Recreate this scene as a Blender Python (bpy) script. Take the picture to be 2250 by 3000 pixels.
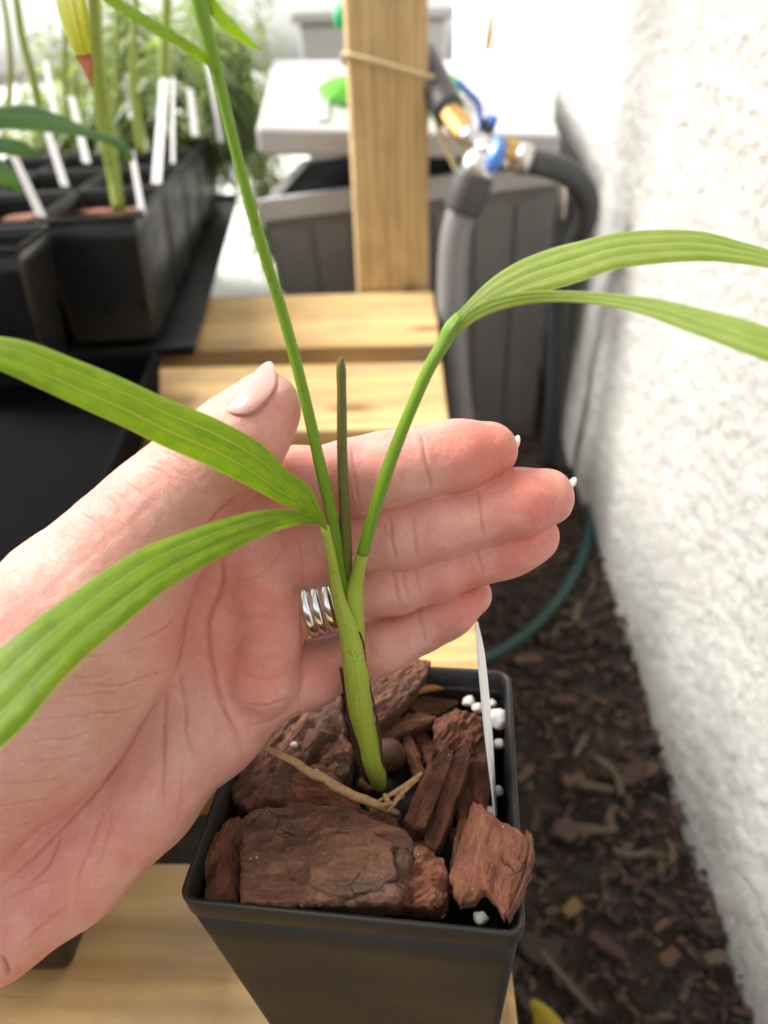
import bpy, bmesh, math, random
import numpy as np
from mathutils import Vector, Matrix
for o in list(bpy.data.objects): bpy.data.objects.remove(o)
S = bpy.context.scene
rnd = random.Random(7)
V = np.array
# ------------------------------------------------------------------ camera
FPX, PW, PH = 2080.0, 2250, 3000
PITCH, YAW, ROLL, CAMZ = math.radians(33), math.radians(2.6), math.radians(2.2), .33
cf = V([-math.sin(YAW)*math.cos(PITCH), math.cos(YAW)*math.cos(PITCH), -math.sin(PITCH)])
r0 = np.cross(cf, [0, 0, 1]); r0 /= np.linalg.norm(r0); u0 = np.cross(r0, cf)
cr = r0*math.cos(ROLL)-u0*math.sin(ROLL); cu = u0*math.cos(ROLL)+r0*math.sin(ROLL)
CAM = V([0, 0, CAMZ])
cam = bpy.data.cameras.new('camera'); camo = bpy.data.objects.new('camera', cam)
S.collection.objects.link(camo); S.camera = camo
camo.matrix_world = Matrix([[cr[i], cu[i], -cf[i], CAM[i]] for i in range(3)]+[[0, 0, 0, 1]])
cam.sensor_fit = 'HORIZONTAL'; cam.sensor_width = 36; cam.lens = 36*FPX/PW
cam.clip_start = .01; cam.clip_end = 300
cam.dof.use_dof = True; cam.dof.focus_distance = .208; cam.dof.aperture_fstop = 11.5
# ------------------------------------------------------------------ light
SUN_EL, SUN_AZ = 44, -80        # azimuth from +Y towards +X, degrees
w = bpy.data.worlds.new('World'); S.world = w; w.use_nodes = True
nt = w.node_tree; nt.nodes.clear()
sky = nt.nodes.new('ShaderNodeTexSky'); sky.sky_type = 'NISHITA'; sky.sun_disc = False
sky.sun_elevation = math.radians(SUN_EL); sky.sun_rotation = math.radians(SUN_AZ)
sky.air_density = 1.0; sky.dust_density = 2.0; sky.ozone_density = .6
hs = nt.nodes.new('ShaderNodeHueSaturation'); hs.inputs['Saturation'].default_value = .22
bg = nt.nodes.new('ShaderNodeBackground'); bg.inputs['Strength'].default_value = .15
wo = nt.nodes.new('ShaderNodeOutputWorld')
nt.links.new(sky.outputs[0], hs.inputs['Color']); nt.links.new(hs.outputs[0], bg.inputs['Color']); nt.links.new(bg.outputs[0], wo.inputs[0])
sl = bpy.data.lights.new('sun', 'SUN'); sl.energy = 5.0; sl.angle = math.radians(30); sl.color = (1, .96, .9)
so = bpy.data.objects.new('sun', sl); S.collection.objects.link(so)
az, el = math.radians(SUN_AZ), math.radians(SUN_EL)
sd = Vector((math.sin(az)*math.cos(el), math.cos(az)*math.cos(el), math.sin(el)))
so.rotation_euler = sd.to_track_quat('Z', 'Y').to_euler()
S.view_settings.view_transform = 'Standard'; S.view_settings.look = 'None'
S.view_settings.exposure = 0.90; S.view_settings.gamma = 1
S.cycles.use_denoising = True
S.cycles.max_bounces = 8; S.cycles.transparent_max_bounces = 8
S.cycles.caustics_reflective = False; S.cycles.caustics_refractive = False
S.cycles.sample_clamp_indirect = 6

# ------------------------------------------------------------------ helpers
def ray(x, y): return cf+cr*(x-PW/2)/FPX-cu*(y-PH/2)/FPX
def P(x, y, d): return CAM+ray(x, y)*d            # a point seen at photo pixel x,y, d metres deep
def onz(x, y, z): r = ray(x, y); return CAM+r*((z-CAMZ)/r[2])
def ony(x, y, Y): r = ray(x, y); return CAM+r*(Y/r[1])
def PP(l): return [P(*p[:3]) for p in l]

_perm = np.random.RandomState(3).permutation(4096)
def _h(i, j, k): return _perm[(_perm[(_perm[i & 4095]+j) & 4095]+k) & 4095]/4096.
def noise(p):
    p = np.asarray(p, float); f = np.floor(p).astype(int); t = p-f; t = t*t*(3-2*t)
    o = 0
    for a in (0, 1):
        for b in (0, 1):
            for c in (0, 1):
                wt = (t[..., 0] if a else 1-t[..., 0])*(t[..., 1] if b else 1-t[..., 1])*(t[..., 2] if c else 1-t[..., 2])
                o = o+wt*_h(f[..., 0]+a, f[..., 1]+b, f[..., 2]+c)
    return o*2-1
def fbm(p, n=4, g=.5):
    p = np.asarray(p, float); a = 1; o = 0
    for i in range(n): o = o+a*noise(p*2**i+17.3*i); a *= g
    return o

def spline(pts, n):
    p = np.asarray(pts, float)
    if len(p) == 2: return p[0]+(p[1]-p[0])*np.linspace(0, 1, n)[:, None]
    k = min(3, p.shape[1]); d = np.r_[0, np.cumsum(np.linalg.norm(np.diff(p[:, :k], axis=0), axis=1)**.7)]
    m = np.gradient(p, d, axis=0); t = np.linspace(0, d[-1], n)
    i = np.clip(np.searchsorted(d, t, 'right')-1, 0, len(p)-2); h = (d[i+1]-d[i])[:, None]; s = ((t-d[i])/(d[i+1]-d[i]))[:, None]
    return (2*s**3-3*s**2+1)*p[i]+(s**3-2*s**2+s)*h*m[i]+(-2*s**3+3*s**2)*p[i+1]+(s**3-s**2)*h*m[i+1]

ORG = {}
def meta(o, label=None, cat=None, group=None, kind=None):
    for k, v in (('label', label), ('category', cat), ('group', group), ('kind', kind)):
        if v: o[k] = v
    return o
def empty(name, loc, label=None, cat=None, group=None):
    o = bpy.data.objects.new(name, None); S.collection.objects.link(o); o.location = loc; o.empty_display_size = .02
    ORG[o] = V(loc, float); return meta(o, label, cat, group)
def obj(name, vf, mat, parent=None, smooth=True, label=None, cat=None, group=None, kind=None, loc=None, uv=None, mats=None):
    """vf = (verts in world space, faces); origin at the parent's origin, or at loc / the lowest centre"""
    v = np.asarray(vf[0], float)
    if parent is not None: base = ORG[parent]
    elif loc is not None: base = V(loc, float)
    else: base = V([v[:, 0].mean(), v[:, 1].mean(), v[:, 2].min()])
    me = bpy.data.meshes.new(name); me.from_pydata((v-base).tolist(), [], [tuple(int(i) for i in f) for f in vf[1]])
    if smooth: me.polygons.foreach_set('use_smooth', [True]*len(me.polygons))
    if uv is not None:
        l = me.uv_layers.new(name='UVMap'); vi = np.empty(len(me.loops), int); me.loops.foreach_get('vertex_index', vi)
        l.data.foreach_set('uv', np.asarray(uv, float)[vi].ravel())
    for m in (mats or [mat]): me.materials.append(m)
    me.update()
    o = bpy.data.objects.new(name, me); S.collection.objects.link(o); ORG[o] = base
    if parent is not None: o.parent = parent
    else: o.location = base
    return meta(o, label, cat, group, kind)
def bevel(o, w, n=2):
    m = o.modifiers.new('bevel', 'BEVEL'); m.width = w; m.segments = n; m.limit_method = 'ANGLE'; m.angle_limit = math.radians(40)
    return o
def join(*vfs):
    vs, fs, n = [], [], 0
    for v, f in vfs:
        vs.append(np.asarray(v, float)); fs += [tuple(i+n for i in q) for q in f]; n += len(v)
    return np.concatenate(vs), fs
def tube(pts, rad, n=14, res=None, caps=True, flat=None):
    pts = np.asarray(pts, float); rad = np.broadcast_to(np.asarray(rad, float), (len(pts),))
    if res:
        q = spline(np.c_[pts, rad], res); pts, rad = q[:, :3], q[:, 3]
    t = np.gradient(pts, axis=0); t /= np.linalg.norm(t, axis=1)[:, None]
    a = V([0, 0, 1.]) if abs(t[0][2]) < .9 else V([1., 0, 0])
    v = []
    for i in range(len(pts)):
        a = a-t[i]*(a@t[i]); a /= np.linalg.norm(a); b = np.cross(t[i], a)
        for k in range(n):
            an = 2*math.pi*k/n
            v.append(pts[i]+rad[i]*(a*math.cos(an)+b*math.sin(an)))
    f = [(i*n+k, i*n+(k+1) % n, (i+1)*n+(k+1) % n, (i+1)*n+k) for i in range(len(pts)-1) for k in range(n)]
    if caps: f += [tuple(range(n))[::-1], tuple(range((len(pts)-1)*n, len(pts)*n))]
    return V(v), f
def tube_uv(pts, n, res): 
    return [(k/n, i/res) for i in range(res) for k in range(n)]
def grid(Q):
    """Q (a,b,3) -> verts, faces"""
    a, b = Q.shape[:2]
    return Q.reshape(-1, 3), [(i*b+j, i*b+j+1, (i+1)*b+j+1, (i+1)*b+j) for i in range(a-1) for j in range(b-1)]
def box(x0, x1, y0, y1, z0, z1):
    v = [(x, y, z) for z in (z0, z1) for y in (y0, y1) for x in (x0, x1)]
    return V(v, float), [(0, 2, 3, 1), (4, 5, 7, 6), (0, 1, 5, 4), (2, 6, 7, 3), (0, 4, 6, 2), (1, 3, 7, 5)]
def hexa(b, t):
    """bottom quad and top quad (4 points each, counter-clockwise from above)"""
    return V(list(b)+list(t), float), [(3, 2, 1, 0), (4, 5, 6, 7)]+[(i, (i+1) % 4, 4+(i+1) % 4, 4+i) for i in range(4)]
def lathe(base, axis, prof, n=24):
    axis = V(axis, float)/np.linalg.norm(axis); a = V([0, 0, 1.]) if abs(axis[2]) < .9 else V([1., 0, 0])
    a = np.cross(axis, a); a /= np.linalg.norm(a); b = np.cross(axis, a)
    v = [V(base)+axis*h+r*(a*math.cos(2*math.pi*k/n)+b*math.sin(2*math.pi*k/n)) for h, r in prof for k in range(n)]
    f = [(i*n+k, i*n+(k+1) % n, (i+1)*n+(k+1) % n, (i+1)*n+k) for i in range(len(prof)-1) for k in range(n)]
    f += [tuple(range(n))[::-1], tuple(range((len(prof)-1)*n, len(prof)*n))]
    return V(v), f
def ico(c, r, sub=2, amp=0., fq=1., seed=0):
    bm = bmesh.new(); bmesh.ops.create_icosphere(bm, subdivisions=sub, radius=1)
    v = V([x.co[:] for x in bm.verts]); f = [tuple(q.index for q in p.verts) for p in bm.faces]; bm.free()
    if amp: v = v*(1+amp*fbm(v*fq+seed*7.7, 3))[:, None]
    return v*V(r)+V(c), f

# ------------------------------------------------------------------ materials
class Mat:
    def __init__(s, name):
        s.m = bpy.data.materials.new(name); s.m.use_nodes = True; s.t = s.m.node_tree; s.n = s.t.nodes
        s.p = s.n['Principled BSDF']; s.out = s.n['Material Output']
    def nd(s, ty, **kw):
        n = s.n.new('ShaderNode'+ty)
        for k, v in kw.items():
            if k in n.inputs: s.put(n.inputs[k], v)
            else: setattr(n, k, v)
        return n
    def put(s, i, v):
        if hasattr(v, 'is_linked'): s.t.links.new(v, i)
        elif isinstance(v, tuple) and len(v) == 3 and i.type == 'RGBA': i.default_value = (*v, 1)
        else: i.default_value = v
    def set(s, **kw):
        for k, v in kw.items(): s.put(s.p.inputs[k.replace('_', ' ')], v)
        return s
    def co(s, kind='Object', scale=(1, 1, 1), rot=(0, 0, 0)):
        c = s.nd('TexCoord'); m = s.nd('Mapping'); s.t.links.new(c.outputs[kind], m.inputs[0])
        m.inputs['Scale'].default_value = scale; m.inputs['Rotation'].default_value = rot; return m.outputs[0]
    def noise(s, vec, scale, detail=4, rough=.55, dist=0.):
        n = s.nd('TexNoise'); s.put(n.inputs['Vector'], vec); s.put(n.inputs['Scale'], scale)
        s.put(n.inputs['Detail'], detail); s.put(n.inputs['Roughness'], rough); s.put(n.inputs['Distortion'], dist); return n.outputs[0]
    def voro(s, vec, scale, feature='F1', out=0, rand=1.):
        n = s.nd('TexVoronoi', feature=feature); s.put(n.inputs['Vector'], vec); s.put(n.inputs['Scale'], scale); s.put(n.inputs['Randomness'], rand); return n.outputs[out]
    def wave(s, vec, scale, dist=0., detail=2, dirn='X'):
        n = s.nd('TexWave', wave_type='BANDS', bands_direction=dirn); s.put(n.inputs['Vector'], vec); s.put(n.inputs['Scale'], scale)
        s.put(n.inputs['Distortion'], dist); s.put(n.inputs['Detail'], detail); return n.outputs['Fac']
    def ramp(s, fac, stops, interp='LINEAR'):
        n = s.nd('ValToRGB'); s.put(n.inputs[0], fac); e = n.color_ramp.elements; n.color_ramp.interpolation = interp
        while len(e) < len(stops): e.new(.5)
        for i, (p, c) in enumerate(stops):
            e[i].position = p; e[i].color = (*c, 1) if isinstance(c, tuple) else (c, c, c, 1)
        return n.outputs[0]
    def mix(s, fac, a, b, mode='MIX'):
        n = s.nd('Mix', data_type='RGBA', blend_type=mode); s.put(n.inputs[0], fac); s.put(n.inputs[6], a); s.put(n.inputs[7], b); return n.outputs[2]
    def math(s, op, a, b=0.):
        n = s.nd('Math', operation=op); s.put(n.inputs[0], a); s.put(n.inputs[1], b); return n.outputs[0]
    def bump(s, h, dist=.001, strength=1., prev=None):
        n = s.nd('Bump'); s.put(n.inputs['Height'], h); n.inputs['Distance'].default_value = dist; n.inputs['Strength'].default_value = strength
        if prev is not None: s.put(n.inputs['Normal'], prev)
        s.put(s.p.inputs['Normal'], n.outputs[0]); return n.outputs[0]
    def attr(s, name): return s.nd('Attribute', attribute_name=name).outputs['Color']

def plain(name, col, rough=.5, metal=0., var=.12, scale=60, bump=0., spec=.5):
    m = Mat(name); v = m.co()
    n = m.noise(v, scale)
    c = m.mix(n, tuple(x*(1-var) for x in col), tuple(min(1, x*(1+var)) for x in col))
    m.set(Base_Color=c, Roughness=rough, Metallic=metal); m.p.inputs['Specular IOR Level'].default_value = spec
    if bump: m.bump(m.noise(v, scale*6), bump)
    return m.m

def wood(name, along, c1=(.56, .365, .15), c2=(.42, .245, .09), c3=(.64, .45, .20), grooves=False, seed=0.):
    m = Mat(name)
    sc = {'X': (1.2, 14, 14), 'Z': (14, 14, 1.2)}[along]
    v = m.co(scale=sc); oi = m.nd('ObjectInfo')
    ad = m.nd('VectorMath', operation='ADD'); m.put(ad.inputs[0], v)
    cx = m.nd('CombineXYZ'); m.put(cx.inputs[0], m.math('MULTIPLY', oi.outputs['Random'], 40.)); m.put(cx.inputs[1], m.math('MULTIPLY', oi.outputs['Random'], 23.)); m.put(ad.inputs[1], cx.outputs[0])
    v = ad.outputs[0]
    big = m.noise(v, .8, 3, .5, .6); fine = m.noise(v, 5., 6, .6, .4)
    band = m.wave(v, 1.5, 5., 2, 'Y' if along == 'X' else 'X')
    f = m.math('ADD', m.math('MULTIPLY', big, .85), m.math('MULTIPLY', band, .2))
    col = m.ramp(f, [(.25, c3), (.5, c1), (.82, c2)])
    col = m.mix(m.math('MULTIPLY', m.ramp(fine, [(.42, 0.), (.66, 1.)]), .5), col, tuple(x*.55 for x in c2))
    st = m.noise(m.co(scale=(3, 6, 3)), 5., 7, .65)
    col = m.mix(m.math('MULTIPLY', m.ramp(st, [(.48, 0.), (.68, 1.)]), .55), col, (.27, .215, .15))
    # knots
    kv = m.co(scale=(4.5, 9, 9) if along == 'X' else (9, 9, 3)); kd = m.voro(kv, 1.)
    col = m.mix(m.ramp(kd, [(.05, .85), (.17, 0.)]), col, (.16, .07, .025))
    m.set(Base_Color=col, Roughness=.62)
    b = m.bump(fine, .0012, .6)
    if grooves: m.bump(m.wave(m.co(), 60., .3, 1, 'X'), .0016, .7, b)
    return m.m

def black_plastic(name, col=(.012, .012, .013), rough=.38):
    m = Mat(name); v = m.co(); n = m.noise(v, 25, 5)
    dust = m.ramp(m.noise(v, 900, 2), [(.70, 0.), (.78, 1.)])
    smear = m.ramp(m.noise(m.co(scale=(1, 1, .35)), 40, 6, .7), [(.45, 0.), (.8, 1.)])
    c = m.mix(m.math('MULTIPLY', smear, .3), col, tuple(x*1.7+.004 for x in col))
    c = m.mix(m.math('MULTIPLY', dust, .3), c, (.4, .38, .34))
    m.set(Base_Color=c, Roughness=m.ramp(n, [(.3, rough-.06), (.7, rough+.12)]))
    m.bump(m.noise(v, 350, 4), .0004, .5); return m.m

def leafmat(name, c1, c2, vein, trans=.45, rough=.34, veins=3, fine=22):
    m = Mat(name); uv = m.co('UV'); sep = m.nd('SeparateXYZ'); m.put(sep.inputs[0], uv)
    u = sep.outputs[0]
    st = m.noise(m.co('UV', scale=(fine, 1.1, 1)), 1., 4, .6)
    bl = m.noise(m.co('UV', scale=(2.2, 3, 1)), 1.6, 5, .6, .5)
    col = m.mix(m.ramp(bl, [(.3, 0.), (.7, 1.)]), c1, c2)
    col = m.mix(m.math('MULTIPLY', m.ramp(st, [(.4, 0.), (.75, 1.)]), .25), col, tuple(x*.66 for x in c1))
    # main veins at thirds
    fr = m.math('FRACT', m.math('ADD', m.math('MULTIPLY', u, float(veins)), .5)); d = m.math('ABSOLUTE', m.math('SUBTRACT', fr, .5))
    col = m.mix(m.math('MULTIPLY', m.ramp(d, [(.07, 1.), (.17, 0.)]), .45), col, tuple(x*.5 for x in c1))
    col = m.mix(m.math('MULTIPLY', m.ramp(d, [(.022, 1.), (.05, 0.)]), .8), col, vein)
    par = m.noise(m.co('UV', scale=(110, .35, 1)), 1., 2); col = m.mix(m.math('MULTIPLY', m.ramp(par, [(.5, 0.), (.62, 1.)]), .22), col, vein)
    ed = m.math('ABSOLUTE', m.math('SUBTRACT', u, .5))
    col = m.mix(m.math('MULTIPLY', m.ramp(ed, [(.47, 0.), (.5, 1.)]), .6), col, vein)
    spk = m.ramp(m.noise(m.co('UV', scale=(9, 60, 1)), 1.5, 3), [(.74, 0.), (.8, 1.)])
    col = m.mix(m.math('MULTIPLY', spk, .5), col, (.45, .45, .06))
    m.set(Base_Color=col, Roughness=rough); m.p.inputs['Specular IOR Level'].default_value = .5
    fw = m.noise(m.co('UV', scale=(80, .5, 1)), 1.0, 3)
    nb = m.bump(fw, .0003, .8); m.p.inputs['Coat Weight'].default_value = .08; m.p.inputs['Coat Roughness'].default_value = .3
    tr = m.nd('BsdfTranslucent'); tc = m.mix(1., col, (1.0, 1.0, .3), 'MULTIPLY')
    g = m.nd('Gamma'); m.put(g.inputs[0], tc); g.inputs[1].default_value = .95; m.put(tr.inputs[0], g.outputs[0]); m.put(tr.inputs['Normal'], nb)
    mx = m.nd('MixShader'); mx.inputs[0].default_value = trans
    m.t.links.new(m.p.outputs[0], mx.inputs[1]); m.t.links.new(tr.outputs[0], mx.inputs[2]); m.t.links.new(mx.outputs[0], m.out.inputs[0])
    return m.m

def stemmat(name, c1, c2, speck=(.03, .02, .008), amt=.8, sc=1100.):
    m = Mat(name); st = m.noise(m.co('UV', scale=(26, 1.2, 1)), 1., 4)
    v = m.co('Object', scale=(1, 1, .45))
    col = m.mix(m.ramp(st, [(.3, 0.), (.7, 1.)]), c1, c2)
    vo = m.voro(v, sc); mk = m.ramp(m.noise(m.co(), 130, 3), [(.42, 0.), (.6, 1.)])
    s = m.math('MULTIPLY', m.ramp(vo, [(.16, 1.), (.27, 0.)]), mk)
    col = m.mix(m.math('MULTIPLY', s, amt), col, speck)
    m.set(Base_Color=col, Roughness=.42, Subsurface_Weight=.25); m.p.inputs['Subsurface Radius'].default_value = (.6, 1, .2); m.p.inputs['Subsurface Scale'].default_value = .0015
    m.bump(m.wave(m.co('UV', scale=(16, .02, 1)), 1., .5, 1, 'X'), .0002, .5)
    return m.m

def barkmat(name, base, dark, light, grey=.0, sc=1.):
    m = Mat(name); gv = m.co(scale=(30*sc, 190*sc, 190*sc)); v = m.co()
    oi = m.nd('ObjectInfo').outputs['Random']
    f = m.noise(gv, 1.0, 7, .65, .5); b = m.noise(v, 70*sc, 5, .6, .3)
    col = m.ramp(f, [(.28, dark), (.5, base), (.72, light)])
    col = m.mix(m.math('MULTIPLY', m.ramp(b, [(.42, 0.), (.66, 1.)]), .75), col, dark)
    gr = m.ramp(m.noise(v, 45*sc, 6, .65), [(.48, 0.), (.62, 1.)])
    if grey: col = m.mix(m.math('MULTIPLY', gr, grey), col, (.135, .10, .075))
    dv = m.nd('VectorMath', operation='ADD'); dn = m.nd('TexNoise'); m.put(dn.inputs['Vector'], v); dn.inputs['Scale'].default_value = 120; dn.inputs['Detail'].default_value = 4
    sv = m.nd('VectorMath', operation='SCALE'); m.put(sv.inputs[0], dn.outputs['Color']); sv.inputs['Scale'].default_value = .011; m.put(dv.inputs[0], m.co(scale=(1, 1.5, 1))); m.put(dv.inputs[1], sv.outputs[0])
    cr_ = m.voro(dv.outputs[0], 75*sc, 'DISTANCE_TO_EDGE')
    cm = m.math('MULTIPLY', m.ramp(cr_, [(.0, 1.), (.028, 0.)]), m.ramp(m.noise(v, 60, 2), [(.56, 0.), (.66, 1.)]))
    col = m.mix(m.math('MULTIPLY', cm, .85), col, (.015, .007, .004))
    dots = m.math('MULTIPLY', m.ramp(m.voro(v, 420), [(.10, 1.), (.16, 0.)]), m.ramp(m.noise(v, 110, 2), [(.6, 0.), (.7, 1.)]))
    col = m.mix(dots, col, (.55, .47, .38))
    m.set(Base_Color=col, Roughness=.74); m.p.inputs['Specular IOR Level'].default_value = .35
    n0 = m.bump(m.noise(v, 500*sc, 5, .7), .0009, .8); n1 = m.bump(f, .0018, 1., n0); n2 = m.bump(b, .0028, .8, n1); m.bump(m.math('SUBTRACT', 1., cm), .0012, .8, n2)
    return m.m

MAT = {}
MAT['plank'] = wood('plank_wood', 'X'); MAT['post'] = wood('post_wood', 'Z', (.60, .42, .19), (.47, .29, .11), (.68, .50, .25), True)
MAT['black'] = black_plastic('black_plastic', (.0075, .0072, .0068), .52); MAT['tray'] = black_plastic('tray_plastic', (.009, .0095, .010), .4)
MAT['potside'] = black_plastic('grey_black_plastic', (.0085, .009, .0098), .3)
MAT['tag'] = plain('white_plastic', (.86, .86, .87), .35, var=.03)
MAT['grey'] = plain('grey_resin', (.20, .19, .187), .5, var=.15, scale=30, bump=.0006)
MAT['lid'] = plain('glare_resin', (.44, .43, .44), .38, var=.1, scale=20)  # same grey resin as the body, paled to paint in the sky glare
MAT['palebox'] = plain('pale_grey_resin', (.52, .51, .52), .5, var=.06, scale=12)
MAT['darkhole'] = plain('tray_black_box_shade', (.005, .005, .006), .9, spec=.04)  # near-black for the tray plastic and for shade painted into the box opening
MAT['brass'] = plain('brass', (.52, .32, .12), .5, .7, .15, 90)
MAT['chrome'] = plain('chrome', (.62, .60, .59), .36, 1., .08, 60)
MAT['silver'] = plain('ring_silver', (.80, .78, .76), .12, 1., .06, 400)
MAT['rubber'] = plain('grey_rubber', (.05, .052, .056), .5, var=.2, scale=50)
MAT['hose'] = plain('grey_hose', (.19, .19, .20), .42, var=.15, scale=80)
MAT['blue'] = plain('blue_plastic', (.07, .2, .62), .35, var=.1)
MAT['ghose'] = plain('green_hose', (.022, .062, .056), .45, var=.15)
MAT['lime'] = plain('lime_plastic', (.13, .52, .04), .4, var=.1)
MAT['twine'] = plain('twine', (.55, .44, .24), .8, var=.25, scale=300)
MAT['straw'] = plain('dry_straw', (.44, .27, .125), .65, var=.6, scale=700, bump=.0003)
MAT['perlite'] = plain('perlite', (.72, .70, .66), .8, var=.12, scale=500, bump=.0006)
MAT['patio'] = plain('pale_concrete', (.62, .61, .59), .8, var=.1, scale=3, bump=.001)
MAT['bark1'] = barkmat('bark_red', (.165, .060, .034), (.060, .022, .013), (.29, .125, .072))
MAT['bark2'] = barkmat('bark_grey', (.165, .072, .043), (.064, .027, .016), (.27, .135, .085), .4)
MAT['bark3'] = barkmat('bark_orange', (.23, .085, .047), (.095, .033, .018), (.36, .165, .095))
MAT['bark4'] = barkmat('bark_tan', (.165, .070, .034), (.075, .028, .014), (.25, .13, .066), 0, .9)
MAT['papery'] = barkmat('papery_sheath', (.10, .038, .020), (.035, .013, .008), (.20, .10, .05), 0, 1.6)
MAT['leaf'] = leafmat('palm_leaf', (.135, .325, .004), (.265, .475, .006), (.52, .64, .10), .55, .40, fine=9)
MAT['leafpale'] = leafmat('palm_leaf_pale', (.25, .39, .05), (.36, .48, .10), (.66, .74, .38), .5, .34, 4, 9)
MAT['leafyel'] = leafmat('yellowing_leaf', (.46, .50, .02), (.55, .56, .03), (.42, .46, .03), .55, .45)
MAT['leafdark'] = leafmat('dark_leaf', (.045, .13, .028), (.07, .17, .04), (.10, .2, .06), .3, .3)
MAT['leafbg'] = leafmat('background_leaf', (.24, .33, .15), (.38, .46, .27), (.36, .44, .22), .55, .25)
MAT['deadtip'] = plain('dead_leaf_tip', (.30, .075, .012), .6, var=.4, scale=200)
MAT['stem'] = stemmat('palm_stem', (.30, .42, .03), (.44, .53, .08))
MAT['petiole'] = stemmat('palm_petiole', (.13, .29, .006), (.22, .37, .012), amt=.55, sc=800.)
MAT['spear'] = stemmat('spear_leaf', (.095, .105, .018), (.17, .175, .035), amt=.85, sc=1300.)
MAT['bgstem'] = stemmat('seedling_stem', (.20, .28, .03), (.30, .36, .06), amt=.2)
MAT['seed'] = plain('seed_husk', (.085, .035, .02), .6, var=.35, scale=250, bump=.0006)

def soilmat(name, c1, c2, c3):
    m = Mat(name); v = m.co(); a = m.noise(v, 40, 8, .7); b = m.voro(v, 160)
    col = m.ramp(a, [(.32, c1), (.55, c2), (.78, c3)])
    col = m.mix(m.math('MULTIPLY', m.ramp(m.noise(v, 220, 3), [(.66, 0.), (.74, 1.)]), .7), col, (.17, .12, .08))
    m.set(Base_Color=col, Roughness=.9); m.bump(b, .004, .8, m.bump(a, .008, 1.)); return m.m
MAT['soil'] = soilmat('garden_soil', (.024, .017, .013), (.062, .043, .034), (.13, .092, .07))
MAT['mix'] = soilmat('potting_mix', (.004, .003, .003), (.010, .008, .007), (.03, .024, .02))
def stuccomat():
    m = Mat('stucco'); v = m.co(scale=(1, .7, 1)); a = m.noise(v, 140, 8, .72); b = m.noise(v, 9, 4)
    col = m.mix(m.ramp(b, [(.35, 0.), (.7, 1.)]), (.74, .73, .69), (.82, .81, .78))
    col = m.mix(m.math('MULTIPLY', m.ramp(a, [(.36, 1.), (.47, 0.)]), .6), col, (.30, .295, .265))
    m.set(Base_Color=col, Roughness=.9); m.bump(m.noise(v, 60, 5, .6), .007, .7, m.bump(a, .013, 1.)); return m.m
MAT['stucco'] = stuccomat()
MAT['chips'] = [plain('wood_chip_%d' % i, c, .8, var=.3, scale=200) for i, c in enumerate([(.12, .066, .038), (.115, .083, .052), (.075, .038, .028), (.2, .13, .045), (.045, .032, .025), (.10, .054, .042)])]

# ------------------------------------------------------------------ setting
GZ = -.38; FTOP = 2.3
def axis(lo, a, b, hi, st, far):
    n = np.arange(a, b+1e-6, st); l = a-np.geomspace(st, a-lo, far)[::-1]; r = b+np.geomspace(st, hi-b, far); return np.r_[l, n, r]
gx = axis(-60, -.15, .34, 60, .007, 24); gy = axis(-60, .1, 1.55, 90, .007, 24)
X, Y = np.meshgrid(gx, gy, indexing='ij'); Zg = fbm(np.stack([X*24, Y*24, X*0], -1), 4)*.006+fbm(np.stack([X*5, Y*5, X*0+4], -1), 2)*.008
obj('ground', grid(np.stack([X, Y, GZ+Zg], -1)[:, ::-1]), MAT['soil'], kind='structure', loc=(0, 0, GZ))
obj('patio', box(-14, .22, 2.05, 40, GZ-.1, GZ+.06), MAT['patio'], smooth=False, kind='structure')
# stucco wall
WX0, WX1 = .285, .318
wy = np.r_[np.linspace(-.5, 0, 20)[:-1], np.arange(0, 1.6, .0065), np.geomspace(1.6, 14, 40)]; wz = np.r_[np.arange(GZ-.05, .42, .0065), np.linspace(.43, 2.6, 30)]
YY, ZZ = np.meshgrid(wy, wz, indexing='ij')
dx = fbm(np.stack([YY*95, ZZ*130, YY*0], -1), 3)*.0026+fbm(np.stack([YY*9, ZZ*9, YY*0+9], -1), 2)*.004
XX = WX0+(YY-.29)*.0385+dx
front = grid(np.stack([XX, YY, ZZ], -1)[::-1])
bk = box(.40, 1.2, -.5, 14, GZ-.05, 2.6)
obj('house_wall', join(front), MAT['stucco'], loc=(.3, 0, GZ), label='white rough stucco house wall running along the right side', cat='wall')

# unseen board fence added on the left to shade the near end of the bench
fe = empty('added_shade_fence', (-2.2, -.6, GZ), 'tall unseen board fence added on the left to shade the bench', 'fence')
for i in range(24):
    bevel(obj('board', box(-2.215, -2.195, -2.65+i*.142, -2.512+i*.142, GZ-.02, FTOP+rnd.uniform(-.01, .01)), MAT['post'], fe, False), .003)
for z in (0., 1.1): obj('rail', box(-2.26, -2.2155, -2.65, .75, z, z+.08), MAT['post'], fe, False)
# ------------------------------------------------------------------ bench
bench = empty('potting_bench', (-.3, .6, GZ), 'low bench of pale wooden planks carrying the black pots', 'bench')
for i, (y0, y1) in enumerate([(1.045, 1.165), (.917, 1.041), (.667, .855), (.455, .62), (.245, .415), (.02, .196), (-.2, -.02)]):
    e = rnd.uniform(-.004, .004)
    bevel(obj('plank', box(-1.15, .044+e, y0, y1, -.038, rnd.uniform(-.0006, 0)), MAT['plank'], bench, False), .003)
for i in range(6):
    y0 = 1.20+i*.185; bevel(obj('plank', box(-1.6, -.37-(y0+.17-1.165)*.21, y0, y0+.17, -.038, 0), MAT['plank'], bench, False), .003)
for x in (-.75, -1.5): obj('leg', box(x-.045, x, 1.95, 2.04, GZ-.02, -.0385), MAT['post'], bench, False)
for x in (-.05, -.95):
    obj('support_beam', box(x-.045, x+.0, -.2, 1.165, -.13, -.0385), MAT['plank'], bench, False)
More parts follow.
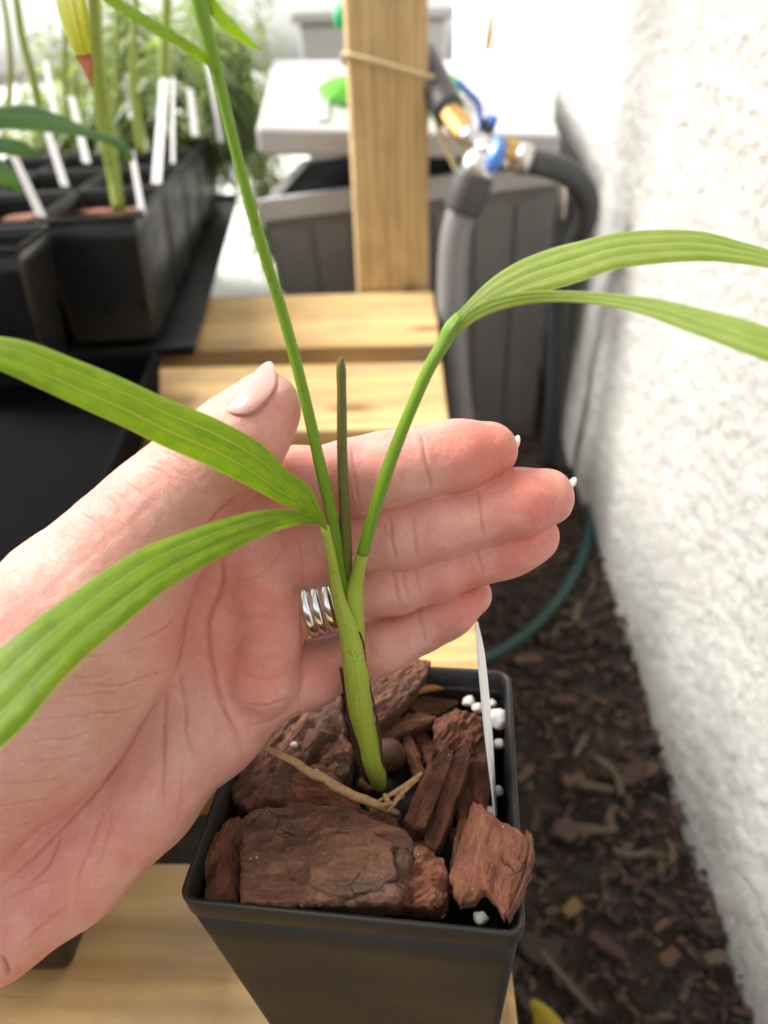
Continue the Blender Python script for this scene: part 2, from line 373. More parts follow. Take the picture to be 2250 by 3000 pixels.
for x in (-.05, -.95):
    for y in (-.15, 1.06): obj('leg', box(x-.047, x-.002, y, y+.09, GZ-.02, -.1305), MAT['post'], bench, False)
pp = [ony(1018, 0, 1.175), ony(1245, 0, 1.175), ony(1050, 850, 1.175), ony(1266, 850, 1.175)]
xl, xr = -.082, .036
post = obj('wooden_post', hexa([(xl, 1.172, GZ-.02), (xr, 1.180, GZ-.02), (xr, 1.222, GZ-.02), (xl-.006, 1.214, GZ-.02)],
      [(xl+.008, 1.172, 2.4), (xr-.012, 1.180, 2.4), (xr-.012, 1.222, 2.4), (xl+.002, 1.214, 2.4)]), MAT['post'], None, False,
      label='upright pale timber post at the far end of the bench', cat='post')
bevel(post, .004)

# ------------------------------------------------------------------ storage boxes
sb = empty('storage_box', (0, 1.6, GZ), 'dark grey resin storage box with its lid, paled for sky glare, ajar behind the post', 'storage box')
f0, f1 = ony(770, 590, 1.33), ony(1640, 474, 1.33)
bl, br = V([-.20, 1.37, GZ]), V([.262, 1.37, GZ])
th, D = .02, .55
def panelbox():
    t = [f0, f1, f1+V([0, D, 0]), f0+V([0, D, 0])]; b = [bl, br, br+V([0, D-.06, 0]), bl+V([0, D-.06, 0])]
    ti = [f0+V([th, th, -.001]), f1+V([-th, th, -.001]), f1+V([-th, D-th, -.001]), f0+V([th, D-th, -.001])]; bi = [p+V([0, 0, .3]) for p in b]
    v = V(b+t+ti+bi); f = [(0, 1, 5, 4), (1, 2, 6, 5), (2, 3, 7, 6), (3, 0, 4, 7)]+[(4+i, 4+(i+1) % 4, 8+(i+1) % 4, 8+i) for i in range(4)]+[(8+i, 8+(i+1) % 4, 12+(i+1) % 4, 12+i) for i in range(4)]+[(12, 13, 14, 15)]
    return v, f
obj('body', panelbox(), MAT['grey'], sb, False)
up = (f1-f0)/np.linalg.norm(f1-f0)
obj('body_rim', hexa([f0+V([-.006, -.010, -.032]), f1+V([.006, -.010, -.032]), f1+V([.006, .016, -.032]), f0+V([-.006, .016, -.032])],
    [f0+V([-.006, -.010, .002]), f1+V([.006, -.010, .002]), f1+V([.006, .016, .002]), f0+V([-.006, .016, .002])]), MAT['lid'], sb, False)
obj('inner_shade_block', hexa([p+V([0, 0, -.10]) for p in (f0+V([.03, .03, 0]), f1+V([-.03, .03, 0]), f1+V([-.03, D-.03, 0]), f0+V([.03, D-.03, 0]))], [p+V([0, 0, -.006]) for p in (f0+V([.021, .021, 0]), f1+V([-.021, .021, 0]), f1+V([-.021, D-.021, 0]), f0+V([.021, D-.021, 0]))]), MAT['darkhole'], sb, False)  # flat black block under the rim, stands in for the shade inside the box
nb = 7
for i in range(nb):
    t0, t1 = (i+.06)/nb, (i+.94)/nb
    def fr(t, s): return (f0+(f1-f0)*t)*(1-s)+(bl+(br-bl)*t)*s
    q = [fr(t0, .93), fr(t1, .93), fr(t1, .10), fr(t0, .10)]
    o_ = V([0, -.006, 0]); bevel(obj('panel', (V([p+o_*.0+V([0, .002, 0]) for p in q]+[p+o_ for p in q]), [(4, 5, 6, 7)]+[(k, (k+1) % 4, 4+(k+1) % 4, 4+k) for k in range(4)]), MAT['grey'], sb, False), .003)
l0, l1 = ony(748, 372, 1.30), ony(1642, 390, 1.30)
bk0, bk1 = ony(800, 175, 1.92), ony(1560, 175, 1.92)
tz = V([0, 0, .042])
lid = bevel(obj('lid', hexa([l0-tz, l1-tz, bk1-tz*.6, bk0-tz*.6], [l0, l1, bk1, bk0]), MAT['lid'], sb, False), .008, 3)
c0 = l0*.6+l1*.4; c1 = bk0*.6+bk1*.4
for s in (.22, .42):
    a, b = l0*(1-s)+l1*s, bk0*(1-s)+bk1*s
    obj('lid_rib', hexa([a*.95+b*.05-V([.01, 0, .001]), a*.95+b*.05+V([.01, 0, -.001]), a*.15+b*.85+V([.01, 0, -.001]), a*.15+b*.85-V([.01, 0, .001])],
                        [a*.95+b*.05-V([.008, 0, -.006]), a*.95+b*.05+V([.008, 0, .006]), a*.15+b*.85+V([.008, 0, .006]), a*.15+b*.85-V([.008, 0, -.006])]), MAT['lid'], lid, False)
sb2 = empty('pale_storage_box', (-.1, 2.6, GZ+.06), 'pale grey storage box standing far behind the dark one', 'storage box')
bevel(obj('body', box(-.30, .12, 2.42, 2.95, GZ+.055, .40), MAT['palebox'], sb2, False), .01)
bevel(obj('lid', box(-.32, .14, 2.40, 2.97, .4005, .432), MAT['palebox'], sb2, False), .008)
# lime scoop lying on the lid behind the post
gc = ony(1150, 330, 1.5)
sc_ = empty('plastic_scoop', gc, 'lime green plastic funnel lying on the storage lid behind the post', 'funnel')
obj('bowl', lathe(gc+V([-.002, 0, -.012]), (0, .25, 1), [(0, .02), (.004, .07), (.02, .115), (.05, .135), (.052, .133), (.02, .11)], 28), MAT['lime'], sc_)
obj('spout', lathe(gc+V([-.002, .02, .028]), (0, .25, 1), [(0, .03), (.05, .02), (.06, .015)], 16), MAT['lime'], sc_)
# green cap by the post top
obj('green_cap', lathe(ony(1003, 45, 1.5)-V([0, 0, .02]), (0, 0, 1), [(0, .012), (.012, .016), (.03, .015), (.036, .008)], 14), plain('green_cap', (.02, .35, .14), .4), label='small bright green cap left of the post top', cat='cap')

# twine round the post and its hanging end
tw = [ony(1014, 160, 1.166), ony(1120, 185, 1.164), ony(1262, 226, 1.172), ony(1275, 222, 1.20), V([.045, 1.235, .285]), V([-.02, 1.232, .30]), V([-.088, 1.225, .315]), ony(1008, 158, 1.19), ony(1014, 160, 1.166)]
obj('twine_loop', tube(tw, .0032, 8, 50), MAT['twine'], label='pale twine tied round the timber post', cat='twine')
obj('twine_strand', tube([ony(1275, 345, 1.16), ony(1295, 400, 1.16), ony(1345, 515, 1.15)], .0042, 8, 12), MAT['twine'], label='loose pale strand hanging from post to black hose grip', cat='twine')
obj('dry_stalk', tube([ony(1434, -60, 1.5), ony(1440, 40, 1.5), ony(1434, 100, 1.5), ony(1427, 150, 1.5)], [.003, .0035, .007, .0055], 8, 20), MAT['straw'], label='thin dry brown stalk hanging against the white wall', cat='stalk')

# ------------------------------------------------------------------ hoses
HY = 1.08
def hp(l): return [ony(x, y, HY+dy) for x, y, dy in l]
hs_ = empty('hose_splitter', ony(1420, 440, HY), 'metal two-way hose splitter with blue levers beside the post', 'hose splitter')
obj('inlet_grip', tube(hp([(1235, 165, .17), (1275, 250, .12), (1318, 330, .07)]), [.023, .024, .022], 18, 12), MAT['rubber'], hs_)
obj('brass_collar', tube(hp([(1318, 330, .07), (1345, 365, .05), (1368, 395, .03)]), [.0165, .018, .016], 8), MAT['brass'], hs_, False)
obj('body', tube(hp([(1366, 392, .03), (1410, 430, .015), (1440, 462, 0)]), [.016, .014, .018], 16, 10), MAT['chrome'], hs_)
obj('left_branch', tube(hp([(1437, 458, 0), (1405, 490, -.01), (1385, 515, -.01)]), [.017, .026, .022], 16, 10), MAT['chrome'], hs_)
obj('right_branch', tube(hp([(1437, 455, 0), (1462, 462, -.01), (1482, 458, -.01)]), [.016, .018, .018], 16, 10), MAT['chrome'], hs_)
obj('brass_collar', tube(hp([(1476, 446, -.01), (1510, 458, -.01)]), [.0205, .0195], 8), MAT['brass'], hs_, False)
obj('ferrule', tube(hp([(1508, 457, -.01), (1535, 466, -.01), (1552, 472, -.01)]), [.019, .020, .018], 16), MAT['chrome'], hs_)
lv = obj('lever', tube(hp([(1458, 405, -.02), (1462, 440, -.03), (1448, 470, -.03), (1434, 505, -.03)]), [.006, .009, .011, .007], 12, 14), MAT['blue'], hs_)
obj('lever', tube(hp([(1338, 236, -.01), (1370, 270, -.01), (1400, 302, -.01), (1407, 345, -.01), (1408, 385, 0)]), [.004, .0045, .0045, .0035, .003], 10, 20), MAT['blue'], hs_)
obj('knob', ico(hp([(1432, 366, -.005)])[0], (.010, .010, .012), 2), MAT['rubber'], hs_)
obj('knob_cap', ico(hp([(1443, 352, -.012)])[0], (.008, .008, .007), 2), MAT['blue'], hs_)
gh = empty('grey_hose', V([.15, 1.1, GZ]), 'thick grey hose hanging from the splitter down to the soil', 'hose')
obj('grip', tube(hp([(1392, 505, -.01), (1372, 565, -.01), (1352, 620, -.01)]), [.027, .0285, .026], 20, 12), MAT['rubber'], gh)
e1 = onz(1500, 1420, GZ+.02)
obj('tube', tube(hp([(1354, 612, -.01), (1335, 690, -.01), (1325, 800, -.01), (1325, 950, -.01), (1335, 1100, -.01), (1350, 1240, -.01), (1358, 1330, -.01)]) + [V([.10, 1.07, -.36])], .0215, 18, 50), MAT['hose'], gh)
obj('black_hose', tube(hp([(1548, 472, -.01), (1620, 488, 0), (1690, 530, .01), (1722, 590, .02), (1715, 650, .03), (1690, 700, .05), (1655, 770, .08), (1640, 850, .1)])+[V([.262, 1.2, -.15]), V([.27, 1.22, -.36])], .0165, 16, 60), MAT['rubber'], label='black hose arching from the splitter along the wall', cat='hose')
obj('hose_clip', tube(hp([(1648, 535, .01), (1650, 570, .01), (1648, 640, .02)]), [.008, .007, .005], 10, 10), MAT['chrome'], label='small bright metal clip under the black hose', cat='clip')
gpts = [onz(x, y, GZ+.016) for x, y in ((1660, 1250), (1700, 1340), (1728, 1460), (1722, 1580), (1680, 1690), (1610, 1790), (1530, 1865), (1440, 1920), (1340, 1960), (1200, 1990))]
obj('garden_hose', tube(gpts, .0085, 12, 70), MAT['ghose'], label='thin dark green hose curving over the soil', cat='hose')

# ------------------------------------------------------------------ ground litter
def chipmesh(c, L, W, T, a, tilt, bend=0., seed=0):
    n = 6; t = np.linspace(-1, 1, n); ca, sa = math.cos(a), math.sin(a); v = []
    r_ = np.random.RandomState(seed)
    for i, s in enumerate(t):
        ww = W*(.6+.4*math.sqrt(max(0, 1-s*s*.8)))*(1+r_.uniform(-.2, .2))
        for q, h in ((-1, 0), (1, 0), (1, 1), (-1, 1)):
            x, y, z = s*L, q*ww+bend*L*(s*s), h*T+s*L*tilt+r_.uniform(-.1, .1)*T
            v.append((c[0]+x*ca-y*sa, c[1]+x*sa+y*ca, c[2]+z))
    f = [(i*4+k, i*4+(k+1) % 4, (i+1)*4+(k+1) % 4, (i+1)*4+k) for i in range(n-1) for k in range(4)]+[(3, 2, 1, 0), tuple(range(n*4-4, n*4))]
    return V(v), f
parts = [[] for _ in MAT['chips']]
for i in range(4200):
    x, y = rnd.uniform(.0, .31), rnd.uniform(.12, 1.5)
    L = rnd.choice([.003, .004, .005, .008])*rnd.uniform(.7, 1.3)
    parts[rnd.choice([0, 1, 2, 2, 4, 4, 4, 4, 5])].append(chipmesh((x, y, GZ+.004+rnd.uniform(0, .008)), L, L*rnd.uniform(.15, .5), .003, rnd.uniform(0, 6.3), rnd.uniform(-.35, .35), rnd.uniform(-.3, .3), i))
v_, f_, mi = [], [], []
for k, pl in enumerate(parts):
    if pl:
        a, b = join(*pl); f_ += [tuple(i+sum(map(len, v_)) for i in q) for q in b]; v_.append(a); mi += [k]*len(b)
o = obj('bark_mulch', (np.concatenate(v_), f_), None, smooth=False, kind='stuff', loc=(.17, .7, GZ), label='fine brown bark mulch and twigs strewn over the soil', mats=MAT['chips'])
o.data.polygons.foreach_set('material_index', mi)
big = [(1545, 1935, .034, .013, .1, 0, 0, 'orange wood chip near the back corner of the pot'), (1800, 2270, .05, .008, 1.9, 1, .35, 'long pale curved twig on the soil beside the wall'), (1745, 2310, .035, .008, -.2, 1, 0, 'straight pale twig meeting the curved one'),
       (1855, 2270, .034, .018, .7, 2, 0, 'broad reddish brown bark piece beside the curved twig'), (1660, 2435, .022, .020, .9, 5, 0, 'small dusky pink bark piece at the twig end'), (1740, 2437, .042, .008, -.1, 1, .1, 'pale twig lying beside the dusky pink bark'),
       (1785, 2395, .026, .008, 1.2, 0, -.3, 'short curved tan twig above the dusky pink bark'), (1675, 2665, .018, .012, .6, 3, 0, 'small bright yellow wood chip on dark soil'), (1700, 2190, .034, .007, 1.0, 1, 0, 'pale splinter at the middle of the soil strip'),
       (1540, 2270, .026, .009, .8, 0, 0, 'orange splinter just right of the pot label'), (1680, 2290, .022, .013, .2, 0, 0, 'orange brown chip left of the straight twig'), (1650, 2055, .030, .012, .0, 2, 0, 'dull brown bark piece right of the pot rim'),
       (1850, 2510, .032, .006, -.1, 1, .25, 'thin bent twig near the wall base'), (1970, 2500, .026, .005, 1.4, 1, .3, 'slim pale loop of root by the wall'), (1960, 2810, .018, .010, .6, 0, 0, 'tan chip low on the dark soil'), (2095, 2810, .018, .010, .2, 1, 0, 'pale chip close under the wall'),
       (1660, 2880, .055, .005, -.9, 1, .0, 'long thin dry stalk slanting at the bottom of the soil'), (1580, 2790, .032, .020, -.4, 4, .2, 'crumpled dry grey leaf scrap beside the bench edge'), (1690, 1800, .04, .007, 1.2, 1, .0, 'pale dry splinter inside the hose curve'),
       (1565, 1660, .026, .009, .1, 3, .0, 'yellowish chip just below the ring fingertip'), (1840, 1830, .028, .008, 1.9, 0, 0, 'tan splinter leaning by the wall foot'), (1780, 2775, .03, .010, -.6, 2, 0, 'reddish chip on the lower dark soil'), (1900, 2260, .020, .014, .5, 0, 0, 'tan knobbly chip touching the wall foot')]
for i, (x, y, L, W, a, k, bd, lb) in enumerate(big):
    c = onz(x, y, GZ+.013); s = .55
    obj('wood_chip' if 'twig' not in lb and 'stalk' not in lb else 'twig', chipmesh(c, L*s, W*s, .005, a, rnd.uniform(-.1, .1), bd, 900+i), MAT['chips'][k], smooth=False, label=lb, cat='twig' if 'twig' in lb else 'wood chip', group='bits lying on the soil')

# ------------------------------------------------------------------ pots
def rsq(w, r, n=6, d=None):
    d = d or w; o = []
    for k, (sx, sy) in enumerate(((1, 1), (-1, 1), (-1, -1), (1, -1))):
        for i in range(n+1):
            a = math.pi/2*(k+i/n); o.append((sx*(w/2-r)+r*math.cos(a), sy*(d/2-r)+r*math.sin(a)))
    return o
def loft(levels):
    n = len(levels[0]); v = [p for l in levels for p in l]
    f = [(i*n+k, i*n+(k+1) % n, (i+1)*n+(k+1) % n, (i+1)*n+k) for i in range(len(levels)-1) for k in range(n)]
    return V(v, float), f
def potmesh(w, wb, h, rim=.008, d=None, db=None, r=.0045):
    d = d or w; db = db or wb
    def L(t, off, z): 
        return [(x, y, z) for x, y in rsq(wb+(w-wb)*t+2*off, max(.002, r+off), 6, db+(d-db)*t+2*off)]
    lv = [[(x*.02, y*.02, .001) for x, y in rsq(wb, r, 6, db)], L(0, -.002, 0), L(0, 0, .002)]+[L(t, 0, h*t) for t in np.linspace(.05, 1-rim/h, 8)]
    tb = 1-rim/h
    body = loft(lv+[L(tb, -.0014, h*tb)]+[L(t, -.0014, h*t) for t in np.linspace(tb-.02, .04, 6)]+[[(x*.02, y*.02, h*.04) for x, y in rsq(wb, r, 6, db)]])
    lip = loft([L(tb, -.0012, h*tb-.0005), L(tb, .0007, h*tb-.0002), L(tb, .0010, h*tb+.0007), L(1, .0005, h-.0008), L(1, 0, h), L(1, -.0013, h-.0006), L(tb, -.0016, h*tb-.0004)])
    return body, lip
HPC, HROT, HW, HH = V([-.0156, .1527]), math.radians(-5), .0978, .128
body, lip = potmesh(HW, .080, HH, .0085)
def place(vf, c, rot, dz=0., tilt=0.):
    v = vf[0].copy(); v[:, 2] += dz; ca, sa = math.cos(tilt), math.sin(tilt)
    x, z = v[:, 0]*ca+v[:, 2]*sa, -v[:, 0]*sa+v[:, 2]*ca
    ca, sa = math.cos(rot), math.sin(rot)
    return np.c_[c[0]+x*ca-v[:, 1]*sa, c[1]+x*sa+v[:, 1]*ca, z], vf[1]
hero = empty('plant_pot', (*HPC, 0), 'square black plastic pot in front holding bark chips and the palm seedling', 'plant pot')
bv = place(body, HPC, HROT); lvv = place(lip, HPC, HROT)
bv[0][:, 0] += (HH-bv[0][:, 2])*.05; lvv[0][:, 0] += (HH-lvv[0][:, 2])*.05
lvv = (lvv[0]+np.c_[fbm(lvv[0]*60, 2)*.0005, fbm(lvv[0]*60+5, 2)*.0005, fbm(lvv[0]*45+9, 2)*.0007], lvv[1])
obj('body', bv, MAT['black'], hero); obj('rim', lvv, MAT['black'], hero)
sg = np.linspace(-1, 1, 40); SX, SY = np.meshgrid(sg, sg, indexing='ij'); hw = .0435
sz = .106+fbm(np.stack([SX*9, SY*9, SX*0], -1), 4)*.003
ca, sa = math.cos(HROT), math.sin(HROT)
obj('potting_soil', grid(np.stack([HPC[0]+hw*(SX*ca-SY*sa), HPC[1]+hw*(SX*sa+SY*ca), sz], -1)), MAT['mix'], kind='stuff', label='dark crumbly potting soil under the bark in the front pot')

# tray of rectangular pots on the left
TR = math.radians(8.5); tca, tsa = math.cos(TR), math.sin(TR)
PWD, PDP, PZ, PHH = .117, .225, .022, .155
T0 = onz(397, 628, PZ+PHH)[:2]                  # front right top corner of the nearest pot
ux, uy = V([tca, tsa]), V([-tsa, tca])
tray = empty('nursery_tray', (-.5, 1.1, 0), 'long black tray holding the rows of pots on the left', 'tray')
def traymesh(a, b, x0, x1, h=.016):
    def q(s, t, z): p = a+ux*s+uy*t; return (p[0], p[1], z)
    o = [q(x0, 0, 0), q(x1, 0, 0), q(x1, b, 0), q(x0, b, 0)]; m_ = .008
    ot = [(p[0]-tca*m_*(1 if i in (0, 3) else -1)+tsa*m_*(1 if i < 2 else -1), p[1]-tsa*m_*(1 if i in (0, 3) else -1)-tca*m_*(1 if i < 2 else -1), h) for i, p in enumerate(o)]
    it = [(p[0]*.97+np.mean([k[0] for k in ot])*.03, p[1]*.97+np.mean([k[1] for k in ot])*.03, h) for p in ot]
    ib = [(p[0], p[1], .004) for p in it]
    v = V([(*p[:2], .0005) for p in o]+ot+it+ib); f = [(3, 2, 1, 0)]
    for k in range(3): f += [(k*4+i, k*4+(i+1) % 4, k*4+4+(i+1) % 4, k*4+4+i) for i in range(4)]
    return v, f+[(12, 13, 14, 15)]
bevel(obj('tray_shell', traymesh(T0-uy*.0, 1.2, -.40, .036), MAT['tray'], tray, False), .002)
tray2 = empty('nursery_tray', (-.4, .6, 0), 'nearer black tray at the left edge behind the thumb', 'tray')
T2 = V([-.285, .38])
bevel(obj('tray_shell', traymesh(T2, .385, -.42, .05, .05), MAT['darkhole'], tray2, False), .002)
bvm, lpm = potmesh(PWD, PWD*.86, PHH, .007, PDP, PDP*.93)
def bgpot(cx, label, depthvf=None, rot=TR, z=PZ):
    o = empty('plant_pot', (cx[0], cx[1], z), label, 'plant pot', 'black pots in the trays'); o.rotation_euler.z = rot
    if not hasattr(bgpot, 'me') or depthvf:
        ms = []
        for nm, vf in zip(('body', 'rim'), depthvf or (bvm, lpm)):
            q = obj(nm, (vf[0]+ORG[o], vf[1]), MAT['black'] if nm == 'rim' else MAT['potside'], o); ms.append(q)
        if not depthvf: bgpot.me = ms
    else:
        for q in bgpot.me:
            c = q.copy(); S.collection.objects.link(c); c.parent = o
    return o
colname = ['right', 'second', 'leftmost']; rowname = ['nearest', 'second', 'third', 'fourth', 'farthest']
PC = {}
for r_ in range(5):
    for c_ in range(3):
        ctr = T0+ux*(-PWD/2-c_*(PWD+.006))+uy*(PDP/2+r_*(PDP+.012))
        PC[r_, c_] = ctr
        bgpot(ctr, '%s black pot of the %s row in the tray' % (rowname[r_].capitalize(), colname[c_]))
        sx, sy = np.meshgrid(np.linspace(-1, 1, 9), np.linspace(-1, 1, 15), indexing='ij')
        q = ctr[:, None, None]+ux[:, None, None]*sx*PWD*.45+uy[:, None, None]*sy*PDP*.46
        obj('pot_soil', grid(np.stack([q[0], q[1], PZ+PHH-.03+fbm(np.stack([q[0]*60, q[1]*60, q[0]*0], -1), 2)*.004], -1)), MAT['mix'], kind='stuff')
for i, (r_, c_, a, b, L, W_, k, lb) in enumerate([(0, 0, -.25, -.55, .030, .014, 'bark3', 'pale orange bark chunk at the front of the nearest tray pot'), (0, 0, -.75, -.6, .016, .007, 'bark3', 'narrow bark piece at the left wall of the nearest tray pot'), (0, 0, .3, .55, .034, .016, 'bark4', 'tan bark chunk at the back of the nearest tray pot'),
        (0, 0, -.5, .6, .03, .016, 'bark3', 'broad bark chunk at the back left of the nearest tray pot'), (0, 1, .3, -.5, .035, .018, 'bark4', 'brown bark chunk in the second row nearest pot'), (0, 1, .2, .5, .035, .018, 'bark3', 'pinkish bark chunk further back in that second row pot'), (1, 0, -.2, .2, .04, .02, 'bark4', 'bark chunk in the second pot of the right row'), (1, 1, .2, -.2, .04, .02, 'bark3', 'bark chunk in the second pot of the second row')]):
    c = PC[r_, c_]+ux*a*PWD*.42+uy*b*PDP*.42
    vf = chipmesh((c[0], c[1], PZ+PHH-.034), L, W_, .014, TR+rnd.uniform(-.5, .5), rnd.uniform(-.1, .1), 0, 300+i)
    bevel(obj('bark_chip', vf, MAT[k], smooth=False, label=lb, cat='bark chip', group='bark chips in the tray pots'), .002)
nvf = potmesh(.13, .10, PHH, .007, .115, .09)
N0 = onz(50, 722, PZ+PHH)[:2]
bgpot(N0+ux*-.065+uy*.0575, 'grey-black pot standing nearest at the left picture edge', nvf, TR, PZ)
lvf = potmesh(.10, .08, .095, .007)
bgpot(V([-.190, .186]), 'low black pot on the front plank under the wrist', lvf, 0, 0)

# ------------------------------------------------------------------ bark chips
def chip(name, outline, z0, slope, t, mat, grain=0., arch=.0, amp=.0012, seed=0, label=None, curl=0., terr=0., group='bark chips in the front pot', N=110, K=24):
    pl = spline(V(outline+[outline[0]], float), N+1)[:-1] if len(outline) > 4 else None
    ol = V(outline, float)
    # keep corners: resample linearly, then lightly rounded by noise
    cl = np.r_[ol, ol[:1]]; d = np.r_[0, np.cumsum(np.linalg.norm(np.diff(cl, axis=0), axis=1))]
    tt = np.linspace(0, d[-1], N+1)[:-1]; lin = np.c_[np.interp(tt, d, cl[:, 0]), np.interp(tt, d, cl[:, 1])]
    c = ol.mean(0); p0 = onz(*c, z0); nn = V([-slope[0], -slope[1], 1.]); nn /= np.linalg.norm(nn)
    R = V([ray(x, y) for x, y in lin]); s = ((p0-CAM)@nn)/(R@nn); B = CAM+R*s[:, None]
    g = V([math.cos(grain), math.sin(grain), 0]); g -= nn*(g@nn); g /= np.linalg.norm(g); h = np.cross(nn, g)
    M3 = np.stack([g, h, nn], 1); L = (B-p0)@M3                      # local boundary
    jag = fbm(np.c_[L[:, :2]*420, np.full(N, seed*3.1)], 3)*.0006
    rr = np.linalg.norm(L[:, :2], axis=1); L[:, :2] *= (1+jag/np.maximum(rr, 1e-4))[:, None]
    vs = []
    ks = np.linspace(0, 1, K+1)[1:]**.75
    for k in ks:
        q = L*k; rad = k
        hgt = arch*(1-rad**2)-(.0010 if k > .97 else 0)
        nz = fbm(np.c_[q[:, 0]*130, q[:, 1]*290, np.full(N, seed*5.3)], 5, .58)
        lay = fbm(np.c_[q[:, 0]*70, q[:, 1]*90, np.full(N, seed*2.3+40)], 2)
        st = terr*(np.clip((lay+.05)*9, 0, 1)+np.clip((lay-.35)*9, 0, 1))
        z = hgt+amp*nz+st+curl*(q[:, 1]**2)/max(1e-6, (np.abs(L[:, 1]).max())**2)
        vs.append(np.c_[q[:, :2], z])
    lastz = vs[-1][:, 2]
    ctr = V([[0, 0, vs[0][:, 2].mean()]])
    for k, (tz_, ins) in enumerate(((.25, .0), (.5, .025), (.75, .0), (1., .05))):
        q = L*(1-ins+.03*fbm(np.c_[L[:, :2]*300, np.full(N, seed+k*9.)], 2)[:, None]); vs.append(np.c_[q[:, :2], lastz-t*tz_])
    vs.append(np.c_[L[:, :2]*.4, np.full(N, lastz.min()-t)])
    v = np.concatenate([ctr]+vs); nr = len(vs)
    f = [(0, 1+i, 1+(i+1) % N) for i in range(N)]+[(1+r*N+i, 1+(r+1)*N+i, 1+(r+1)*N+(i+1) % N, 1+r*N+(i+1) % N) for r in range(nr-1) for i in range(N)]
    f.append(tuple(1+(nr-1)*N+i for i in range(N))[::-1])
    o = obj(name, (v, f), mat, loc=(0, 0, 0), label=label, cat='bark chip', group=group)
    o.matrix_world = Matrix([[M3[i, 0], M3[i, 1], M3[i, 2], p0[i]] for i in range(3)]+[[0, 0, 0, 1]])
    return o
B1, B2, B3, B4 = MAT['bark1'], MAT['bark2'], MAT['bark3'], MAT['bark4']
# lower layer first
chip('bark_chip', [(1330, 2100), (1420, 2090), (1435, 2160), (1440, 2300), (1425, 2410), (1340, 2420), (1320, 2250)], .113, (.05, .1), .008, B1, 1.4, .002, .0016, 1, 'dark red bark chip along the right pot wall')
chip('bark_chip', [(1180, 2060), (1250, 2035), (1345, 2008), (1378, 2036), (1290, 2090), (1240, 2100)], .113, (-.1, .05), .003, B4, .2, .0, .0005, 2, 'flat dusty pink bark flake near the perlite')
chip('bark_chip', [(1270, 2100), (1340, 2072), (1400, 2090), (1420, 2150), (1390, 2210), (1330, 2230), (1270, 2190)], .118, (0, .2), .009, B1, .9, .003, .0022, 3, 'lumpy brown bark chunk left of the white label')
chip('bark_chip', [(1105, 2150), (1150, 2110), (1230, 2080), (1280, 2095), (1260, 2115), (1180, 2150), (1130, 2170)], .118, (0, .1), .004, B4, .3, .002, .0008, 4, 'curved bark sliver just right of the stem')
chip('bark_chip', [(1175, 2150), (1200, 2140), (1240, 2240), (1250, 2285), (1215, 2290), (1190, 2220)], .114, (0, .1), .005, B1, -1.1, .001, .0008, 5, 'narrow bark stick standing right of the seed')
chip('bark_chip', [(1210, 2130), (1240, 2120), (1275, 2200), (1265, 2250), (1240, 2230)], .111, (0, .1), .005, B1, -1.1, .001, .0008, 6, 'dark bark splinter behind the narrow stick')
chip('bark_chip', [(905, 2215), (940, 2165), (1000, 2155), (1035, 2180), (1020, 2260), (985, 2300), (920, 2290)], .117, (.1, .1), .007, B2, .4, .002, .0016, 7, 'rounded mauve bark lump left of the stem base')
chip('bark_chip', [(1140, 2455), (1200, 2440), (1265, 2470), (1275, 2500), (1230, 2510), (1170, 2490)], .117, (0, 0), .005, B2, .2, .0, .0006, 8, 'small grey bark flake behind the big front slab')
chip('bark_chip', [(1310, 2600), (1325, 2480), (1345, 2395), (1400, 2420), (1420, 2520), (1400, 2610), (1350, 2650)], .116, (.05, .05), .007, B4, 1.5, .0, .001, 9, 'tan bark piece under the curled right-hand chip')
chip('bark_chip', [(1055, 2380), (1100, 2370), (1160, 2395), (1180, 2430), (1140, 2450), (1080, 2430)], .114, (0, .05), .004, B4, .2, .0, .0006, 21, 'thin tan bark flake under the dry fibres')
for i in range(22):
    x, y = rnd.uniform(760, 1420), rnd.uniform(2080, 2560); a = rnd.uniform(0, 6.28); L = rnd.uniform(28, 55); W_ = L*rnd.uniform(.35, .6)
    ol = [(x+L*math.cos(t)*math.cos(a)-W_*math.sin(t)*math.sin(a), y+L*math.cos(t)*math.sin(a)+W_*math.sin(t)*math.cos(a)) for t in (0, .8, 1.5, 2.4, 3.1, 4., 4.8, 5.6)]
    ol = [(p[0]+rnd.uniform(-5, 5), p[1]+rnd.uniform(-5, 5)) for p in ol]
    chip('bark_fragment', ol, rnd.uniform(.1085, .1125), (rnd.uniform(-.3, .3), rnd.uniform(-.2, .3)), .003, rnd.choice([B1, B1, B4, B3]), -a, .0008, .0008, 50+i, 'small bark fragment half buried between the larger chips around the stem', N=32, K=6, group='bark fragments in the gaps')
# main pieces
chip('bark_chip', [(668, 2330), (700, 2270), (780, 2140), (850, 2085), (1000, 2030), (1012, 2140), (905, 2215), (880, 2260), (860, 2370), (720, 2375), (690, 2355)], .119, (.06, -.02), .012, B2, .9, .003, .0022, 10, 'large cracked brown bark slab behind the hand edge', terr=.0010)
chip('bark_chip', [(848, 2272), (930, 2240), (985, 2275), (1050, 2340), (1075, 2390), (960, 2400), (855, 2375)], .120, (-.05, .12), .008, B3, -.3, .001, .0018, 11, 'rust red bark wedge under the dry straw')
chip('bark_chip', [(1078, 1985), (1130, 1955), (1215, 1922), (1262, 1940), (1258, 1965), (1215, 2020), (1170, 2075), (1095, 2115)], .128, (-.1, .15), .008, B2, .6, .001, .0014, 12, 'brown bark slab tilted behind the stem under the little finger')
chip('bark_chip', [(1182, 2405), (1225, 2300), (1255, 2230), (1300, 2185), (1328, 2195), (1325, 2225), (1290, 2320), (1245, 2425), (1220, 2432)], .126, (-.1, .12), .008, B1, 1.15, .0015, .0020, 13, 'ridged dark red bark stick with white specks')
